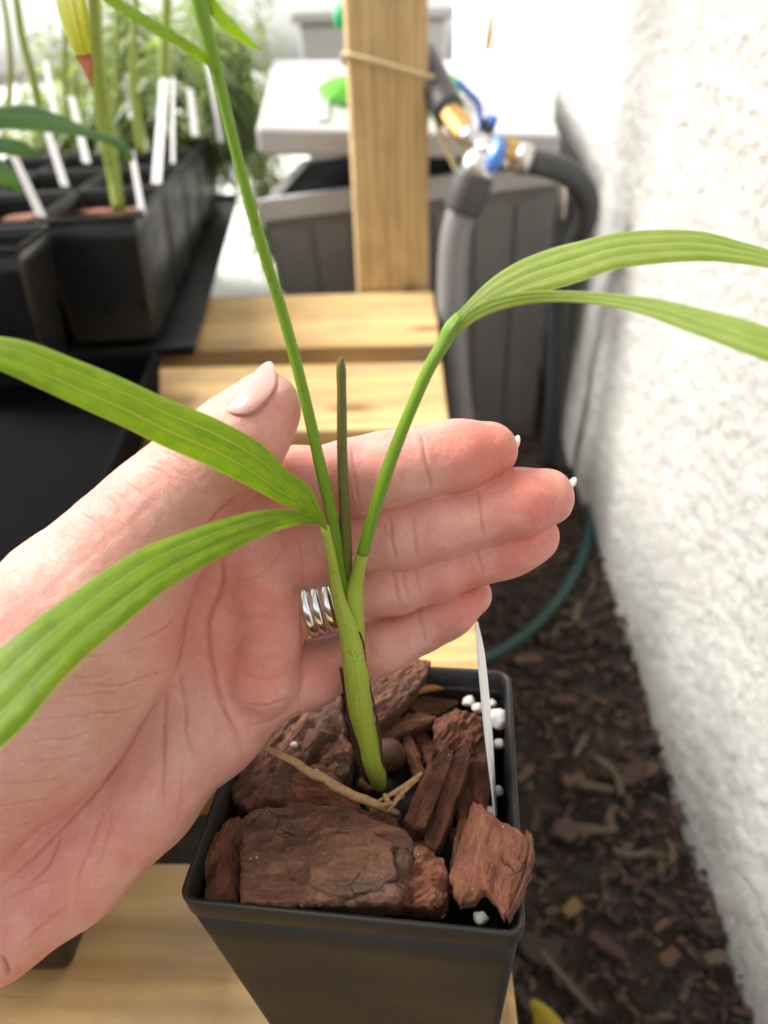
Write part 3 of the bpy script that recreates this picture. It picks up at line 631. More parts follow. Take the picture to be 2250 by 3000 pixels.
chip('bark_chip', [(1240, 2440), (1290, 2330), (1330, 2210), (1372, 2170), (1378, 2220), (1350, 2310), (1310, 2420), (1278, 2495), (1245, 2480)], .121, (.1, .12), .006, B1, 1.2, .0005, .0009, 14, 'smooth brown bark stick beside the ridged one')
chip('bark_chip', [(596, 2640), (597, 2560), (606, 2462), (645, 2420), (690, 2378), (717, 2392), (714, 2450), (702, 2530), (698, 2642)], .123, (.1, .12), .010, B1, 1.4, .002, .0020, 15, 'narrow red bark block at the left front corner')
chip('bark_chip', [(1345, 2650), (1315, 2570), (1340, 2480), (1385, 2345), (1452, 2385), (1512, 2422), (1548, 2455), (1540, 2545), (1502, 2640), (1478, 2688), (1455, 2640), (1420, 2614), (1385, 2640)], .132, (.12, .05), .003, B3, 1.25, .003, .0014, 16, 'big curled orange bark chip overhanging the right rim')
chip('bark_chip', [(1540, 2425), (1556, 2440), (1558, 2490), (1544, 2560), (1510, 2640), (1484, 2690), (1480, 2670), (1520, 2560), (1538, 2480)], .1325, (.3, .0), .003, B1, 1.25, .0, .0006, 17, 'thin dark bark layer on the outer edge of the curled chip')
chip('bark_chip', [(1205, 2480), (1240, 2480), (1300, 2518), (1314, 2560), (1312, 2640), (1284, 2672), (1200, 2662), (1140, 2645), (1160, 2570)], .126, (.05, .2), .010, B3, .3, .003, .0022, 18, 'crumbly orange bark lump right of the big slab', terr=.0009)
chip('bark_chip', [(704, 2646), (706, 2540), (706, 2420), (722, 2380), (850, 2352), (1000, 2362), (1100, 2392), (1185, 2432), (1214, 2458), (1216, 2500), (1196, 2590), (1172, 2650), (1000, 2648)], .130, (.02, .14), .014, B2, .1, .0015, .0022, 19, 'broad grey-brown bark slab across the front of the pot', terr=.0011, N=170, K=46)
chip('bark_chip', [(905, 2520), (960, 2450), (1080, 2425), (1150, 2470), (1160, 2560), (1110, 2610), (960, 2625), (905, 2590)], .1335, (.03, .14), .003, B2, .1, .001, .0012, 20, 'raised rough bark plate on top of the broad slab', terr=.0006)
# seed, straw, fibres
obj('palm_seed', ico(onz(1143, 2215, .115), (.0058, .0055, .0075), 3, .05, 2.), MAT['seed'], label='round brown palm seed at the stem base', cat='seed')
sp = [(708, 2150, .1375), (760, 2178, .137), (850, 2228, .135), (950, 2283, .132), (1050, 2335, .129), (1110, 2360, .126), (1170, 2385, .122)]
spw = V([onz(*p) for p in sp]); sr = [.0002, .0009, .0013, .0015, .0015, .0013, .0008]
q = tube(spw, sr, 8, 40)
obj('dry_straw', (q[0]+(fbm(q[0]*300, 2)*.0003)[:, None], q[1]), MAT['straw'], label='long dry speckled straw lying across the bark', cat='straw')
fb = empty('fibre_tuft', onz(1150, 2360, .124), 'small forked tuft of tan fibres at the straw end', 'fibre')
for a in ([(1235, 2265, .128), (1190, 2300, .129), (1140, 2330, .128), (1075, 2365, .125)], [(1225, 2280, .128), (1180, 2320, .128), (1150, 2360, .127), (1135, 2380, .126)], [(1150, 2352, .128), (1110, 2362, .126), (1085, 2372, .124)], [(1125, 2325, .129), (1135, 2345, .128), (1145, 2355, .127)]):
    obj('fibre', tube(V([onz(*p) for p in a]), [.0006, .0009, .0007, .0002][:len(a)], 6, 14), MAT['straw'], fb)
obj('dry_needle', tube(V([onz(x, y, z) for x, y, z in ((1195, 2035, .118), (1240, 2018, .119), (1300, 2012, .118))]), [.0015, .0018, .0012], 8, 10), plain('amber_husk', (.35, .17, .03), .4), label='amber husk lying under the tilted slab', cat='husk')
for i, (x, y, r_, z, lb) in enumerate([(1360, 2008, 26, .116, 'largest stained perlite grain at the back of the pot'), (1374, 2054, 19, .117, 'smooth perlite grain left of the label'), (1399, 2073, 16, .117, 'small perlite grain touching the label'), (1441, 2060, 15, .115, 'small perlite grain right of the label'),
    (1459, 2105, 33, .116, 'biggest round white perlite lump by the right wall'), (1461, 2318, 16, .113, 'lone perlite grain low on the right wall'), (1243, 1992, 14, .116, 'perlite grain beside the tilted slab'), (1291, 2676, 16, .116, 'white perlite grain at the front rim'), (1408, 2690, 22, .114, 'dull perlite lump in the front right gap'),
    (1462, 2180, 17, .111, 'shaded perlite grain under the biggest lump'), (1438, 2380, 19, .111, 'dull perlite grain at the label foot'), (1350, 2520, 9, .116, None), (1170, 2330, 14, .111, 'perlite grain behind the fibre tuft'), (862, 2182, 10, .122, None), (925, 2262, 9, .127, None)]):
    c = onz(x, y, z); d = (c-CAM)@cf; r = r_*d/FPX
    obj('perlite', ico(c, (r, r*.9, r*.85), 3, .2, 1.8, i+1), MAT['perlite'], label=lb or ['tiny perlite crumb on the curled chip', 'tiny perlite crumb on the cracked slab', 'tiny perlite crumb on the rust red wedge'][i-11 if i == 11 else i-12], cat='perlite', group='perlite grains')

# ------------------------------------------------------------------ white label in the front pot
def tag(le, re_, label, t=.0006):
    L, R = spline(PP(le), 24), spline(PP(re_), 24)
    n = np.cross(R-L, np.gradient(L, axis=0)); n /= np.linalg.norm(n, axis=1)[:, None]
    Q = np.stack([L, (L+R)/2, R, R+n*t, (L+R)/2+n*t, L+n*t, L], 1)
    vf = grid(Q); vf[1].extend([(0, 1, 2, 3, 4, 5), tuple(23*7+i for i in range(6))[::-1]])
    return obj('plant_label', vf, MAT['tag'], label=label, cat='plant label', smooth=False)
tag([(1400, 1822, .214), (1402, 1900, .2165), (1410, 2000, .220), (1424, 2150, .226), (1442, 2300, .233), (1452, 2390, .236)],
    [(1401, 1824, .220), (1418, 1900, .226), (1430, 2000, .231), (1443, 2150, .238), (1452, 2300, .244), (1458, 2390, .246)], 'white plastic label seen edge-on in the front pot')

# ------------------------------------------------------------------ the palm seedling
palm = empty('palm_seedling', onz(1112, 2295, .108), 'young green palm seedling with bifid leaves growing in the front pot', 'palm seedling')
def leaf(name, U, L, mat, parent=None, pleat=.0008, arch=.001, n=60, m=19, pl=3, label=None, cat=None, group=None, endtaper=True, thick=.0003):
    A, B = spline(PP(U), n), spline(PP(L), n); u = np.linspace(0, 1, m)
    Q = A[:, None]*(1-u)[None, :, None]+B[:, None]*u[None, :, None]
    nr = np.cross(B-A, np.gradient((A+B)/2, axis=0)); nr /= np.linalg.norm(nr, axis=1)[:, None]+1e-9
    if (nr[n//2]@(CAM-Q[n//2, m//2])) < 0: nr = -nr
    wd = np.linalg.norm(B-A, axis=1); k = np.clip(wd/.01, 0, 1)
    tri = np.abs(((u*pl+.5) % 1)-.5)*2
    off = (pleat*tri[None]*k[:, None]+arch*(1-(2*u-1)**2)[None]*k[:, None])
    Q = Q+nr[:, None]*off[..., None]
    v, f = grid(Q); uv = [(b, a) for a in np.linspace(0, 1, n)*4 for b in u]
    return obj(name, (v, f), mat, parent, uv=uv, label=label, cat=cat, group=group)
def stalk(name, pts, mat, parent, n=16, res=40, oval=None):
    p = V([P(x, y, d) for x, y, d, w in pts]); r = V([w*d/FPX for x, y, d, w in pts])
    return obj(name, tube(p, r, n, res), mat, parent, uv=tube_uv(pts, n, res))
stem = stalk('stem', [(952, 1545, .1875, 13), (973, 1644, .195, 15), (991, 1745, .203, 19), (1018, 1835, .2095, 29), (1040, 1950, .217, 36), (1052, 2060, .2255, 35), (1072, 2150, .235, 33), (1090, 2228, .2425, 31), (1108, 2285, .2475, 25), (1116, 2312, .2495, 15)], MAT['stem'], palm, 20, 60)
stalk('sheath', [(1062, 1620, .1985, 18), (1046, 1690, .203, 21), (1036, 1745, .2065, 28), (1042, 1800, .210, 25), (1050, 1880, .2145, 18), (1055, 1950, .218, 12)], MAT['stem'], palm, 18, 40)
stalk('petiole', [(1062, 1622, .1985, 18), (1100, 1487, .192, 18.5), (1146, 1346, .187, 19), (1200, 1208, .183, 18), (1262, 1069, .179, 19.5), (1298, 1008, .1775, 21), (1322, 962, .1765, 23), (1350, 925, .176, 17)], MAT['petiole'], palm, 16, 60)
stalk('petiole', [(1012, 1760, .2065, 12), (1003, 1700, .2045, 16), (990, 1620, .200, 18), (967, 1492, .1935, 18), (936, 1356, .188, 17.5), (906, 1220, .184, 17), (837, 949, .176, 17), (755, 678, .168, 17), (682, 407, .161, 17), (640, 230, .157, 19), (610, 110, .154, 22), (580, -10, .151, 24), (560, -120, .149, 22)], MAT['petiole'], palm, 16, 90)
stalk('spear_leaf', [(999, 1046, .181, 3), (999, 1062, .1815, 11), (1001, 1150, .184, 14), (1003, 1346, .190, 15.5), (1010, 1500, .1955, 17), (1015, 1624, .2005, 17), (1018, 1700, .2045, 10), (1019, 1740, .2065, 5)], MAT['spear'], palm, 10, 60)
leaf('leaf_blade', [(958, 1545, .1868), (940, 1494, .184), (904, 1422, .181), (852, 1387, .178), (770, 1305, .174), (635, 1227, .168), (488, 1167, .163), (353, 1105, .159), (217, 1050, .156), (87, 1001, .153), (0, 985, .151), (-160, 975, .148), (-330, 1005, .146)],
     [(950, 1548, .1868), (922, 1524, .184), (856, 1488, .180), (814, 1470, .177), (723, 1422, .172), (603, 1362, .166), (477, 1308, .161), (380, 1259, .157), (244, 1197, .153), (108, 1134, .150), (0, 1086, .148), (-160, 1035, .145), (-335, 1008, .1445)], MAT['leaf'], palm, .0005, .0008)
leaf('leaf_blade', [(960, 1550, .1866), (930, 1515, .182), (904, 1505, .179), (844, 1493, .175), (772, 1494, .171), (663, 1518, .166), (543, 1558, .161), (422, 1603, .156), (301, 1675, .151), (181, 1760, .146), (60, 1850, .141), (0, 1898, .139), (-150, 2035, .134), (-300, 2190, .129), (-420, 2400, .125)],
     [(952, 1554, .1866), (930, 1537, .182), (874, 1538, .178), (830, 1548, .175), (784, 1564, .170), (693, 1609, .164), (603, 1657, .159), (482, 1732, .153), (362, 1832, .147), (271, 1908, .143), (169, 2010, .138), (60, 2141, .133), (0, 2195, .131), (-150, 2290, .128), (-300, 2360, .1265), (-425, 2405, .1248)], MAT['leaf'], palm, .0005, .0008)
leaf('leaf_blade', [(1296, 1000, .1775), (1325, 935, .1765), (1366, 888, .1758), (1432, 822, .175), (1512, 769, .174), (1611, 729, .173), (1711, 703, .172), (1789, 685, .171), (1925, 673, .169), (2060, 678, .166), (2162, 705, .164), (2250, 732, .162), (2450, 830, .157)],
     [(1312, 1000, .1775), (1352, 960, .176), (1400, 922, .1745), (1480, 885, .1725), (1560, 862, .171), (1620, 848, .1695), (1700, 825, .168), (1789, 793, .1668), (1925, 773, .165), (2060, 766, .163), (2162, 773, .161), (2250, 786, .159), (2450, 850, .155)], MAT['leafpale'], palm, .0007, .0008, pl=4)
leaf('leaf_blade', [(1305, 1000, .1768), (1340, 945, .175), (1390, 898, .173), (1450, 871, .171), (1538, 853, .167), (1653, 851, .162), (1789, 860, .156), (1925, 875, .150), (2060, 905, .144), (2250, 956, .136), (2420, 1030, .131), (2560, 1140, .127)],
     [(1316, 1003, .1768), (1358, 966, .1755), (1400, 936, .1738), (1450, 914, .172), (1552, 890, .168), (1653, 886, .163), (1789, 899, .156), (1891, 925, .151), (1992, 963, .146), (2250, 1060, .135), (2420, 1115, .130), (2562, 1145, .127)], MAT['leafpale'], palm, .0005, .0004)
leaf('leaflet', [(640, 205, .1575), (610, 165, .156), (555, 120, .153), (460, 62, .149), (370, 10, .146), (300, -40, .143)], [(646, 225, .1572), (605, 192, .1555), (540, 150, .151), (440, 92, .147), (340, 30, .143), (270, -20, .140)], MAT['leaf'], palm, .0003, .0003)
leaf('leaflet', [(585, 0, .151), (618, -10, .152), (660, 40, .155), (705, 85, .158), (740, 120, .161), (768, 146, .163)], [(590, 40, .151), (612, 40, .1525), (650, 82, .155), (690, 112, .158), (730, 138, .161), (766, 152, .163)], MAT['leaf'], palm, .0003, .0002, n=30)
# dry papery sheath hugging the base
leaf('dry_sheath', [(993, 1955, .224), (1003, 2010, .2245), (1014, 2090, .229), (1028, 2170, .236), (1046, 2240, .2425), (1075, 2295, .2475), (1110, 2312, .249)],
     [(1003, 1955, .2235), (1018, 2010, .2235), (1034, 2090, .227), (1052, 2170, .233), (1075, 2235, .239), (1096, 2288, .2445), (1118, 2308, .2485)], MAT['papery'], palm, .0004, .0005, n=30)
leaf('dry_sheath', [(1076, 1990, .222), (1092, 2060, .226), (1108, 2150, .233), (1116, 2230, .2405), (1124, 2300, .2485)], [(1081, 1990, .2225), (1098, 2060, .227), (1116, 2150, .234), (1124, 2230, .2415), (1132, 2305, .249)], MAT['papery'], palm, .0003, .0003, n=24)
leaf('sheath_scar', [(1050, 1850, .2080), (1060, 1880, .2105), (1068, 1920, .2135), (1074, 1960, .2165)], [(1056, 1852, .2085), (1068, 1885, .211), (1072, 1925, .214), (1077, 1962, .217)], MAT['papery'], palm, .0001, .0002, n=14)

# ------------------------------------------------------------------ the hand (signed distance field -> one continuous mesh)
CM = np.stack([cr, cu, -cf], 1)                   # camera axes as columns
def cc(x, y, d): return V([(x-PW/2)/FPX*d, -(y-PH/2)/FPX*d, -d])
def J(x, y, d, w): return (*cc(x, y, d), w*d/FPX)
VOX = .00075
lo, hi = V([-.215, -.205, -.268]), V([.068, .050, -.150])
dim = np.ceil((hi-lo)/VOX).astype(int)
FAR = np.float32(.03)
gxs = [(lo[i]+VOX*np.arange(dim[i])).astype(np.float32) for i in range(3)]
def smin(a, b, k):
    h = np.maximum(k-np.abs(a-b), 0)/k
    return np.minimum(a, b)-h*h*k*.25
def field(prims, k, pad=.010):
    """smooth union of tapered capsules (list of joint chains) in a padded bounding box -> (slices, array)"""
    allp = V([q for ch in prims for q in ch]); r = allp[:, 3].max()
    a = np.clip(((allp[:, :3]-allp[:, 3:]).min(0)-pad-lo)//VOX, 0, dim-2).astype(int); b = np.clip(((allp[:, :3]+allp[:, 3:]).max(0)+pad-lo)//VOX+1, 2, dim).astype(int)
    sl = tuple(slice(a[i], b[i]) for i in range(3)); X, Y, Z = np.meshgrid(*[gxs[i][sl[i]] for i in range(3)], indexing='ij', sparse=True)
    D = None
    for ch in prims:
        for p, q in zip(ch[:-1], ch[1:]) if len(ch) > 1 else [(ch[0], ch[0])]:
            p, q = V(p, np.float32), V(q, np.float32); ba = q[:3]-p[:3]; L2 = float(ba@ba)
            px, py, pz = X-p[0], Y-p[1], Z-p[2]
            if L2 > 1e-10:
                t = np.clip((px*ba[0]+py*ba[1]+pz*ba[2])/np.float32(L2), 0, 1)
                d = np.sqrt((px-t*ba[0])**2+(py-t*ba[1])**2+(pz-t*ba[2])**2)-(p[3]+t*(q[3]-p[3]))
            else: d = np.sqrt(px**2+py**2+pz**2)-p[3]
            D = d if D is None else smin(D, d, np.float32(k))
    return sl, D
G = np.full(dim, FAR, np.float32)
def add(G, sf, k):
    sl, D = sf; G[sl] = smin(G[sl], D, np.float32(k)); return G
# fingers: (px, py, depth, half width px)
FING = {
 'index': [(700, 1458, .2150, 106), (860, 1425, .2125, 106), (1040, 1398, .2105, 106), (1140, 1376, .2105, 100), (1245, 1352, .2110, 97), (1340, 1336, .2125, 94), (1432, 1320, .2150, 88)],
 'middle': [(720, 1640, .2210, 108), (930, 1600, .2190, 104), (1175, 1562, .2170, 101), (1290, 1534, .2168, 95), (1412, 1500, .2172, 94), (1510, 1476, .2185, 93), (1597, 1457, .2205, 88)],
 'ring': [(760, 1795, .2265, 104), (940, 1752, .2255, 92), (1160, 1703, .2245, 90), (1280, 1665, .2245, 84), (1405, 1622, .2250, 83), (1490, 1596, .2258, 82), (1562, 1574, .2272, 78)],
 'pinky': [(770, 2010, .2310, 112), (900, 1975, .2330, 92), (1058, 1912, .2335, 80), (1140, 1878, .2335, 73), (1236, 1833, .2340, 70), (1310, 1788, .2348, 69), (1380, 1744, .2362, 63)]}
FK = {}
fing = None
for nme, ch in FING.items():
    ch = [(x, y, d+dict(index=0, middle=.0012, ring=.0024, pinky=.0022)[nme]*min(1, i/2), w_*.965) for i, (x, y, d, w_) in enumerate(ch)]
    FK[nme] = [J(*c) for c in ch]
    pr = [FK[nme]]
    for i in (1, 3, 5):          # soft pads on the palm side of each phalanx
        x, y, d, w_ = ch[i]; pr.append([J(x, y, d-.0016, w_*.86)])
    add(G, field(pr, .006), .0004)
# palm: metacarpal slab, pads
palmp = [
 [J(700, 1470, .2160, 118), J(420, 1800, .2200, 125), J(60, 2230, .2150, 140), J(-150, 2420, .2080, 160)],
 [J(715, 1640, .2220, 118), J(500, 1900, .2260, 120), J(120, 2330, .2190, 140), J(-150, 2520, .2100, 165)],
 [J(745, 1800, .2270, 116), J(600, 2000, .2290, 112), J(260, 2390, .2230, 130), J(-120, 2620, .2110, 160)],
 [J(770, 2000, .2300, 112), J(640, 2140, .2280, 105), J(420, 2350, .2240, 118), J(190, 2540, .2190, 138), J(-30, 2690, .2130, 150), J(-200, 2790, .208, 150)]]
G = add(G, field(palmp, .012), .006)
# forearm, outside the picture
G = add(G, field([[J(-150, 2420, .2080, 225), J(-420, 2750, .2000, 262), J(-880, 3280, .1900, 310)]], .01), .012)
# distal mounds below the fingers
G = add(G, field([[J(768, 1705, .2170, 92), J(792, 1840, .2195, 90), J(765, 1990, .2220, 108)], [J(735, 1590, .2145, 84), J(768, 1705, .2170, 92)]], .006), .0022)
# hypothenar
G = add(G, field([[J(560, 2150, .2220, 88), J(430, 2330, .2190, 118), J(210, 2530, .2140, 142), J(-20, 2690, .2080, 160)]], .01), .006)
# thumb and its muscle
thumb = [[J(-480, 2700, .2080, 215), J(-230, 2320, .2050, 240), J(60, 1990, .1985, 258), J(245, 1770, .1950, 215), J(400, 1590, .1930, 172), J(500, 1475, .1915, 145), J(592, 1382, .1900, 121), J(672, 1308, .1892, 103), J(736, 1242, .1888, 90), J(783, 1170, .1884, 70)],
         [J(270, 1880, .1960, 205), J(70, 2130, .1980, 236), J(-170, 2370, .2030, 230), J(-460, 2720, .2070, 215)], [J(415, 1755, .1985, 122), J(350, 1930, .1995, 132), J(195, 2110, .2005, 165)],
         [J(793, 1205, .1868, 60)], [J(700, 1330, .1876, 88)]]
thumb = [[(p[0], p[1], p[2]+(.0022 if p[1] < -.015 else 0), p[3]) for p in ch] for ch in thumb]
G = add(G, field(thumb, .009), .0014)
# web between thumb and index
G = add(G, field([[J(560, 1540, .2010, 110), J(665, 1520, .2120, 88)]], .01), .006)

def nets(G):
    s = G < 0; nx, ny, nz = G.shape
    c = np.zeros((nx-1, ny-1, nz-1), np.uint8)
    for a in (0, 1):
        for b in (0, 1):
            for d in (0, 1): c += s[a:nx-1+a, b:ny-1+b, d:nz-1+d]
    act = (c > 0) & (c < 8); idx = np.full(act.shape, -1, np.int64); I = np.argwhere(act); idx[act] = np.arange(len(I))
    acc = np.zeros((len(I), 3)); cnt = np.zeros(len(I))
    cor = [(a, b, d) for a in (0, 1) for b in (0, 1) for d in (0, 1)]
    for p in cor:
        for ax in range(3):
            if p[ax] == 0:
                q = list(p); q[ax] = 1
                ga = G[I[:, 0]+p[0], I[:, 1]+p[1], I[:, 2]+p[2]]; gb = G[I[:, 0]+q[0], I[:, 1]+q[1], I[:, 2]+q[2]]
                m = (ga < 0) != (gb < 0); t = np.where(m, ga/np.where(m, ga-gb, 1), 0)
                pos = np.tile(V(p, float), (len(I), 1)); pos[:, ax] += t
                acc[m] += pos[m]; cnt[m] += 1
    v = (I+acc/cnt[:, None])*VOX+lo
    F = []
    for ax in range(3):
        o = [(1, 2), (2, 0), (0, 1)][ax]
        sh = [slice(0, n) for n in G.shape]; sa, sb = list(sh), list(sh); sa[ax] = slice(0, G.shape[ax]-1); sb[ax] = slice(1, G.shape[ax])
        e = np.argwhere(s[tuple(sa)] != s[tuple(sb)])
        ok = np.ones(len(e), bool)
        for k in o: ok &= (e[:, k] > 0) & (e[:, k] < G.shape[k]-1)
        e = e[ok]; sg = s[e[:, 0], e[:, 1], e[:, 2]]
        def cell(d0, d1):
            q = e.copy(); q[:, o[0]] += d0; q[:, o[1]] += d1; return idx[q[:, 0], q[:, 1], q[:, 2]]
        qd = np.stack([cell(-1, -1), cell(0, -1), cell(0, 0), cell(-1, 0)], 1)
        qd[~sg] = qd[~sg][:, ::-1]; F.append(qd)
    return v, np.concatenate(F)
hv, hf = nets(G)
def vnorm(v, f):
    n = np.cross(v[f[:, 2]]-v[f[:, 0]], v[f[:, 3]]-v[f[:, 1]])
    o = np.stack([np.bincount(f.ravel(), np.repeat(n[:, i], 4), len(v)) for i in range(3)], 1)
    return o/(np.linalg.norm(o, axis=1)[:, None]+1e-12)
def relax(v, f, it):
    for _ in range(it):
        i = np.concatenate([f.ravel(), np.roll(f, -1, 1).ravel()]); j = np.concatenate([np.roll(f, -1, 1).ravel(), f.ravel()])
        c = np.bincount(i, None, len(v)); a = np.stack([np.bincount(i, v[j, k], len(v)) for k in range(3)], 1)
        v = v*.4+.6*a/c[:, None]
    return v
lab = np.arange(len(hv))
for _ in range(60):
    ml = lab[hf].min(1); l2 = lab.copy(); np.minimum.at(l2, hf.ravel(), np.repeat(ml, 4)); l2 = l2[l2]; l2 = l2[l2]
    if (l2 == lab).all(): break
    lab = l2
main = np.bincount(lab).argmax(); keep = lab == main; ren = np.cumsum(keep)-1
hf = ren[hf[keep[hf[:, 0]]]]; hv = hv[keep]
hv = relax(hv, hf, 1)
def subdivide(v, f):
    e = np.stack([f, np.roll(f, -1, 1)], -1).reshape(-1, 2); e.sort(1)
    key, inv = np.unique(e[:, 0]*len(v)+e[:, 1], return_inverse=True); a, b = key//len(v), key % len(v)
    n0, n1 = len(v), len(key); em = inv.reshape(-1, 4)+n0; fm = np.arange(len(f))+n0+n1
    vv = np.concatenate([v, (v[a]+v[b])/2, v[f].mean(1)])
    return vv, np.concatenate([np.stack([f[:, k], em[:, k], fm, em[:, k-1]], 1) for k in range(4)])
hv, hf = subdivide(hv, hf); hv = relax(hv, hf, 1); hn = vnorm(hv, hf)
hx = PW/2+FPX*hv[:, 0]/-hv[:, 2]; hy = PH/2-FPX*hv[:, 1]/-hv[:, 2]; facing = np.clip(hn[:, 2]*3, 0, 1)
crease = np.zeros(len(hx)); disp = np.zeros(len(hx))
def cre(pts, depth, wd, dmin=0, dmax=9, tint=1.):
    q = spline(V(pts, float), 16) if len(pts) > 2 else spline(V([pts[0], (V(pts[0])+V(pts[1]))/2, pts[1]], float), 6)
    q = q+np.c_[fbm(np.c_[q*.02, q[:, :1]*0+3], 2), fbm(np.c_[q*.02, q[:, :1]*0+8], 2)]*4
    wd = wd*.66; depth = depth*.72; m_ = wd*5; (x0, y0), (x1, y1) = q.min(0)-m_, q.max(0)+m_
    I = np.nonzero((hx > x0) & (hx < x1) & (hy > y0) & (hy < y1) & (facing > .01))[0]
    if not len(I): return
    X_, Y_ = hx[I], hy[I]; best = np.full(len(I), 1e9); tt = np.zeros(len(I))
    for i in range(len(q)-1):
        a, ba = q[i], q[i+1]-q[i]; t = np.clip(((X_-a[0])*ba[0]+(Y_-a[1])*ba[1])/(ba@ba+1e-9), 0, 1)
        d = np.hypot(X_-a[0]-t*ba[0], Y_-a[1]-t*ba[1]); m = d < best; best[m] = d[m]; tt[m] = ((i+t)/(len(q)-1))[m]
    dd = -hv[I, 2]; ok = facing[I]*((dd > dmin) & (dd < dmax)); e = np.clip(np.minimum(tt, 1-tt)*5, 0, 1)
    g = np.exp(-(best/wd)**2)*ok*e; disp[I] -= depth*g; disp[I] += depth*.12*np.exp(-((best-wd*2.8)/(wd*1.8))**2)*ok*e
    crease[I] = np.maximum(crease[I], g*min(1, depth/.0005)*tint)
# finger joints
for nme, x0, x1 in (('index', 0, 0),):
    pass
for pts, dp in [([(1228, 1262), (1242, 1330), (1262, 1445)], .0007), ([(1030, 1300), (1036, 1390), (1052, 1490)], .0006), ([(1018, 1330), (1022, 1400), (1034, 1480)], .0004), ([(1000, 1310), (1004, 1400)], .0003),
                ([(1398, 1430), (1408, 1500), (1420, 1580)], .0007), ([(1140, 1510), (1146, 1570), (1162, 1650)], .0007), ([(1208, 1520), (1212, 1570), (1220, 1640)], .0005), ([(1125, 1540), (1132, 1580)], .0004),
                ([(1394, 1590), (1402, 1630), (1418, 1690)], .0006), ([(1146, 1660), (1156, 1710), (1172, 1775)], .0007), ([(1178, 1660), (1186, 1710), (1200, 1765)], .0005), ([(1214, 1650), (1222, 1700), (1232, 1750)], .0004),
                ([(1222, 1778), (1232, 1830), (1250, 1890)], .0006), ([(1040, 1860), (1054, 1910), (1076, 1975)], .0005),
                ([(865, 1560), (880, 1640), (885, 1720)], .0005), ([(884, 1740), (890, 1850), (884, 1960), (872, 2080)], .0010)]:
    cre(pts, dp*.75, 8)
cre([(697, 1450), (672, 1475), (640, 1500), (600, 1560)], .0008, 10)
cre([(654, 1560), (652, 1640), (650, 1725), (616, 1800), (609, 1874), (620, 1945), (651, 2069), (690, 2150), (708, 2231)], .0008, 13)
cre([(537, 1640), (546, 1784), (532, 1885), (518, 1945), (446, 2069), (362, 2213), (181, 2430), (0, 2593), (-100, 2660)], .0004, 7)
cre([(486, 2000), (483, 2060), (480, 2200), (477, 2380)], .0005, 11)
cre([(520, 1950), (538, 2060), (548, 2160), (575, 2250)], .0004, 11)
cre([(530, 2220), (535, 2330), (510, 2430)], .0003, 8)
cre([(720, 1860), (690, 1900), (650, 1930)], .0003, 7); cre([(860, 1740), (780, 1800), (700, 1800), (640, 1760)], .0003, 9)
cre([(870, 1960), (780, 1990), (690, 1960), (640, 1920)], .0003, 9); cre([(860, 2040), (780, 2070), (720, 2060)], .0004, 8); cre([(830, 2090), (770, 2120), (730, 2130)], .0004, 8)
cre([(840, 1590), (790, 1660), (730, 1700), (660, 1700)], .0003, 10)
cre([(300, 2370), (270, 2470), (230, 2570), (220, 2620)], .0003, 10); cre([(330, 2350), (320, 2440), (270, 2560)], .0003, 10); cre([(180, 2440), (140, 2540), (60, 2600)], .0005, 9)
cre([(160, 2580), (80, 2600), (0, 2640)], .0004, 7); cre([(0, 2800), (20, 2830), (30, 2860)], .0012, 9); cre([(200, 2650), (120, 2720), (60, 2760)], .0004, 8)
cre([(530, 1960), (430, 1980), (340, 2010), (250, 2010)], .0004, 7, dmax=.2); cre([(520, 1800), (470, 1850), (400, 1880)], .0004, 7, dmax=.2); cre([(440, 2060), (330, 2090), (230, 2090)], .0003, 6, dmax=.2)
for k in range(9):
    y0 = 1900+k*62; cre([(430-k*34, y0), (330-k*36, y0+16), (210-k*40, y0+28)], .00022, 6, dmax=.2)
for a, b in (((428, 1366), (520, 1420)), ((440, 1350), (540, 1396)), ((470, 1322), (560, 1372)), ((362, 1412), (440, 1470)), ((300, 1450), (370, 1530)), ((240, 1500), (330, 1590)), ((330, 1440), (390, 1500))):
    cre([a, ((a[0]+b[0])/2+8, (a[1]+b[1])/2-4), b], .00028, 6)
cre([(520, 1400), (470, 1450), (400, 1520), (300, 1600), (190, 1690), (90, 1790)], .00018, 22)
# grooves where neighbouring fingers touch, colour darkened to paint in the gap shade
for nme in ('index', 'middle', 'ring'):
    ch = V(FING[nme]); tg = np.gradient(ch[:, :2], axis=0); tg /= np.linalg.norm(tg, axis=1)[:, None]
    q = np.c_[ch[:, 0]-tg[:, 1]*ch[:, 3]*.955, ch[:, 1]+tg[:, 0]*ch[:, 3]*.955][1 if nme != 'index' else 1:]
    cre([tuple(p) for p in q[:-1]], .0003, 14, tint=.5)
cre([(660, 1206), (690, 1218), (722, 1217), (746, 1208), (772, 1186), (797, 1158), (812, 1128), (813, 1096)], .0005, 8, tint=.6)
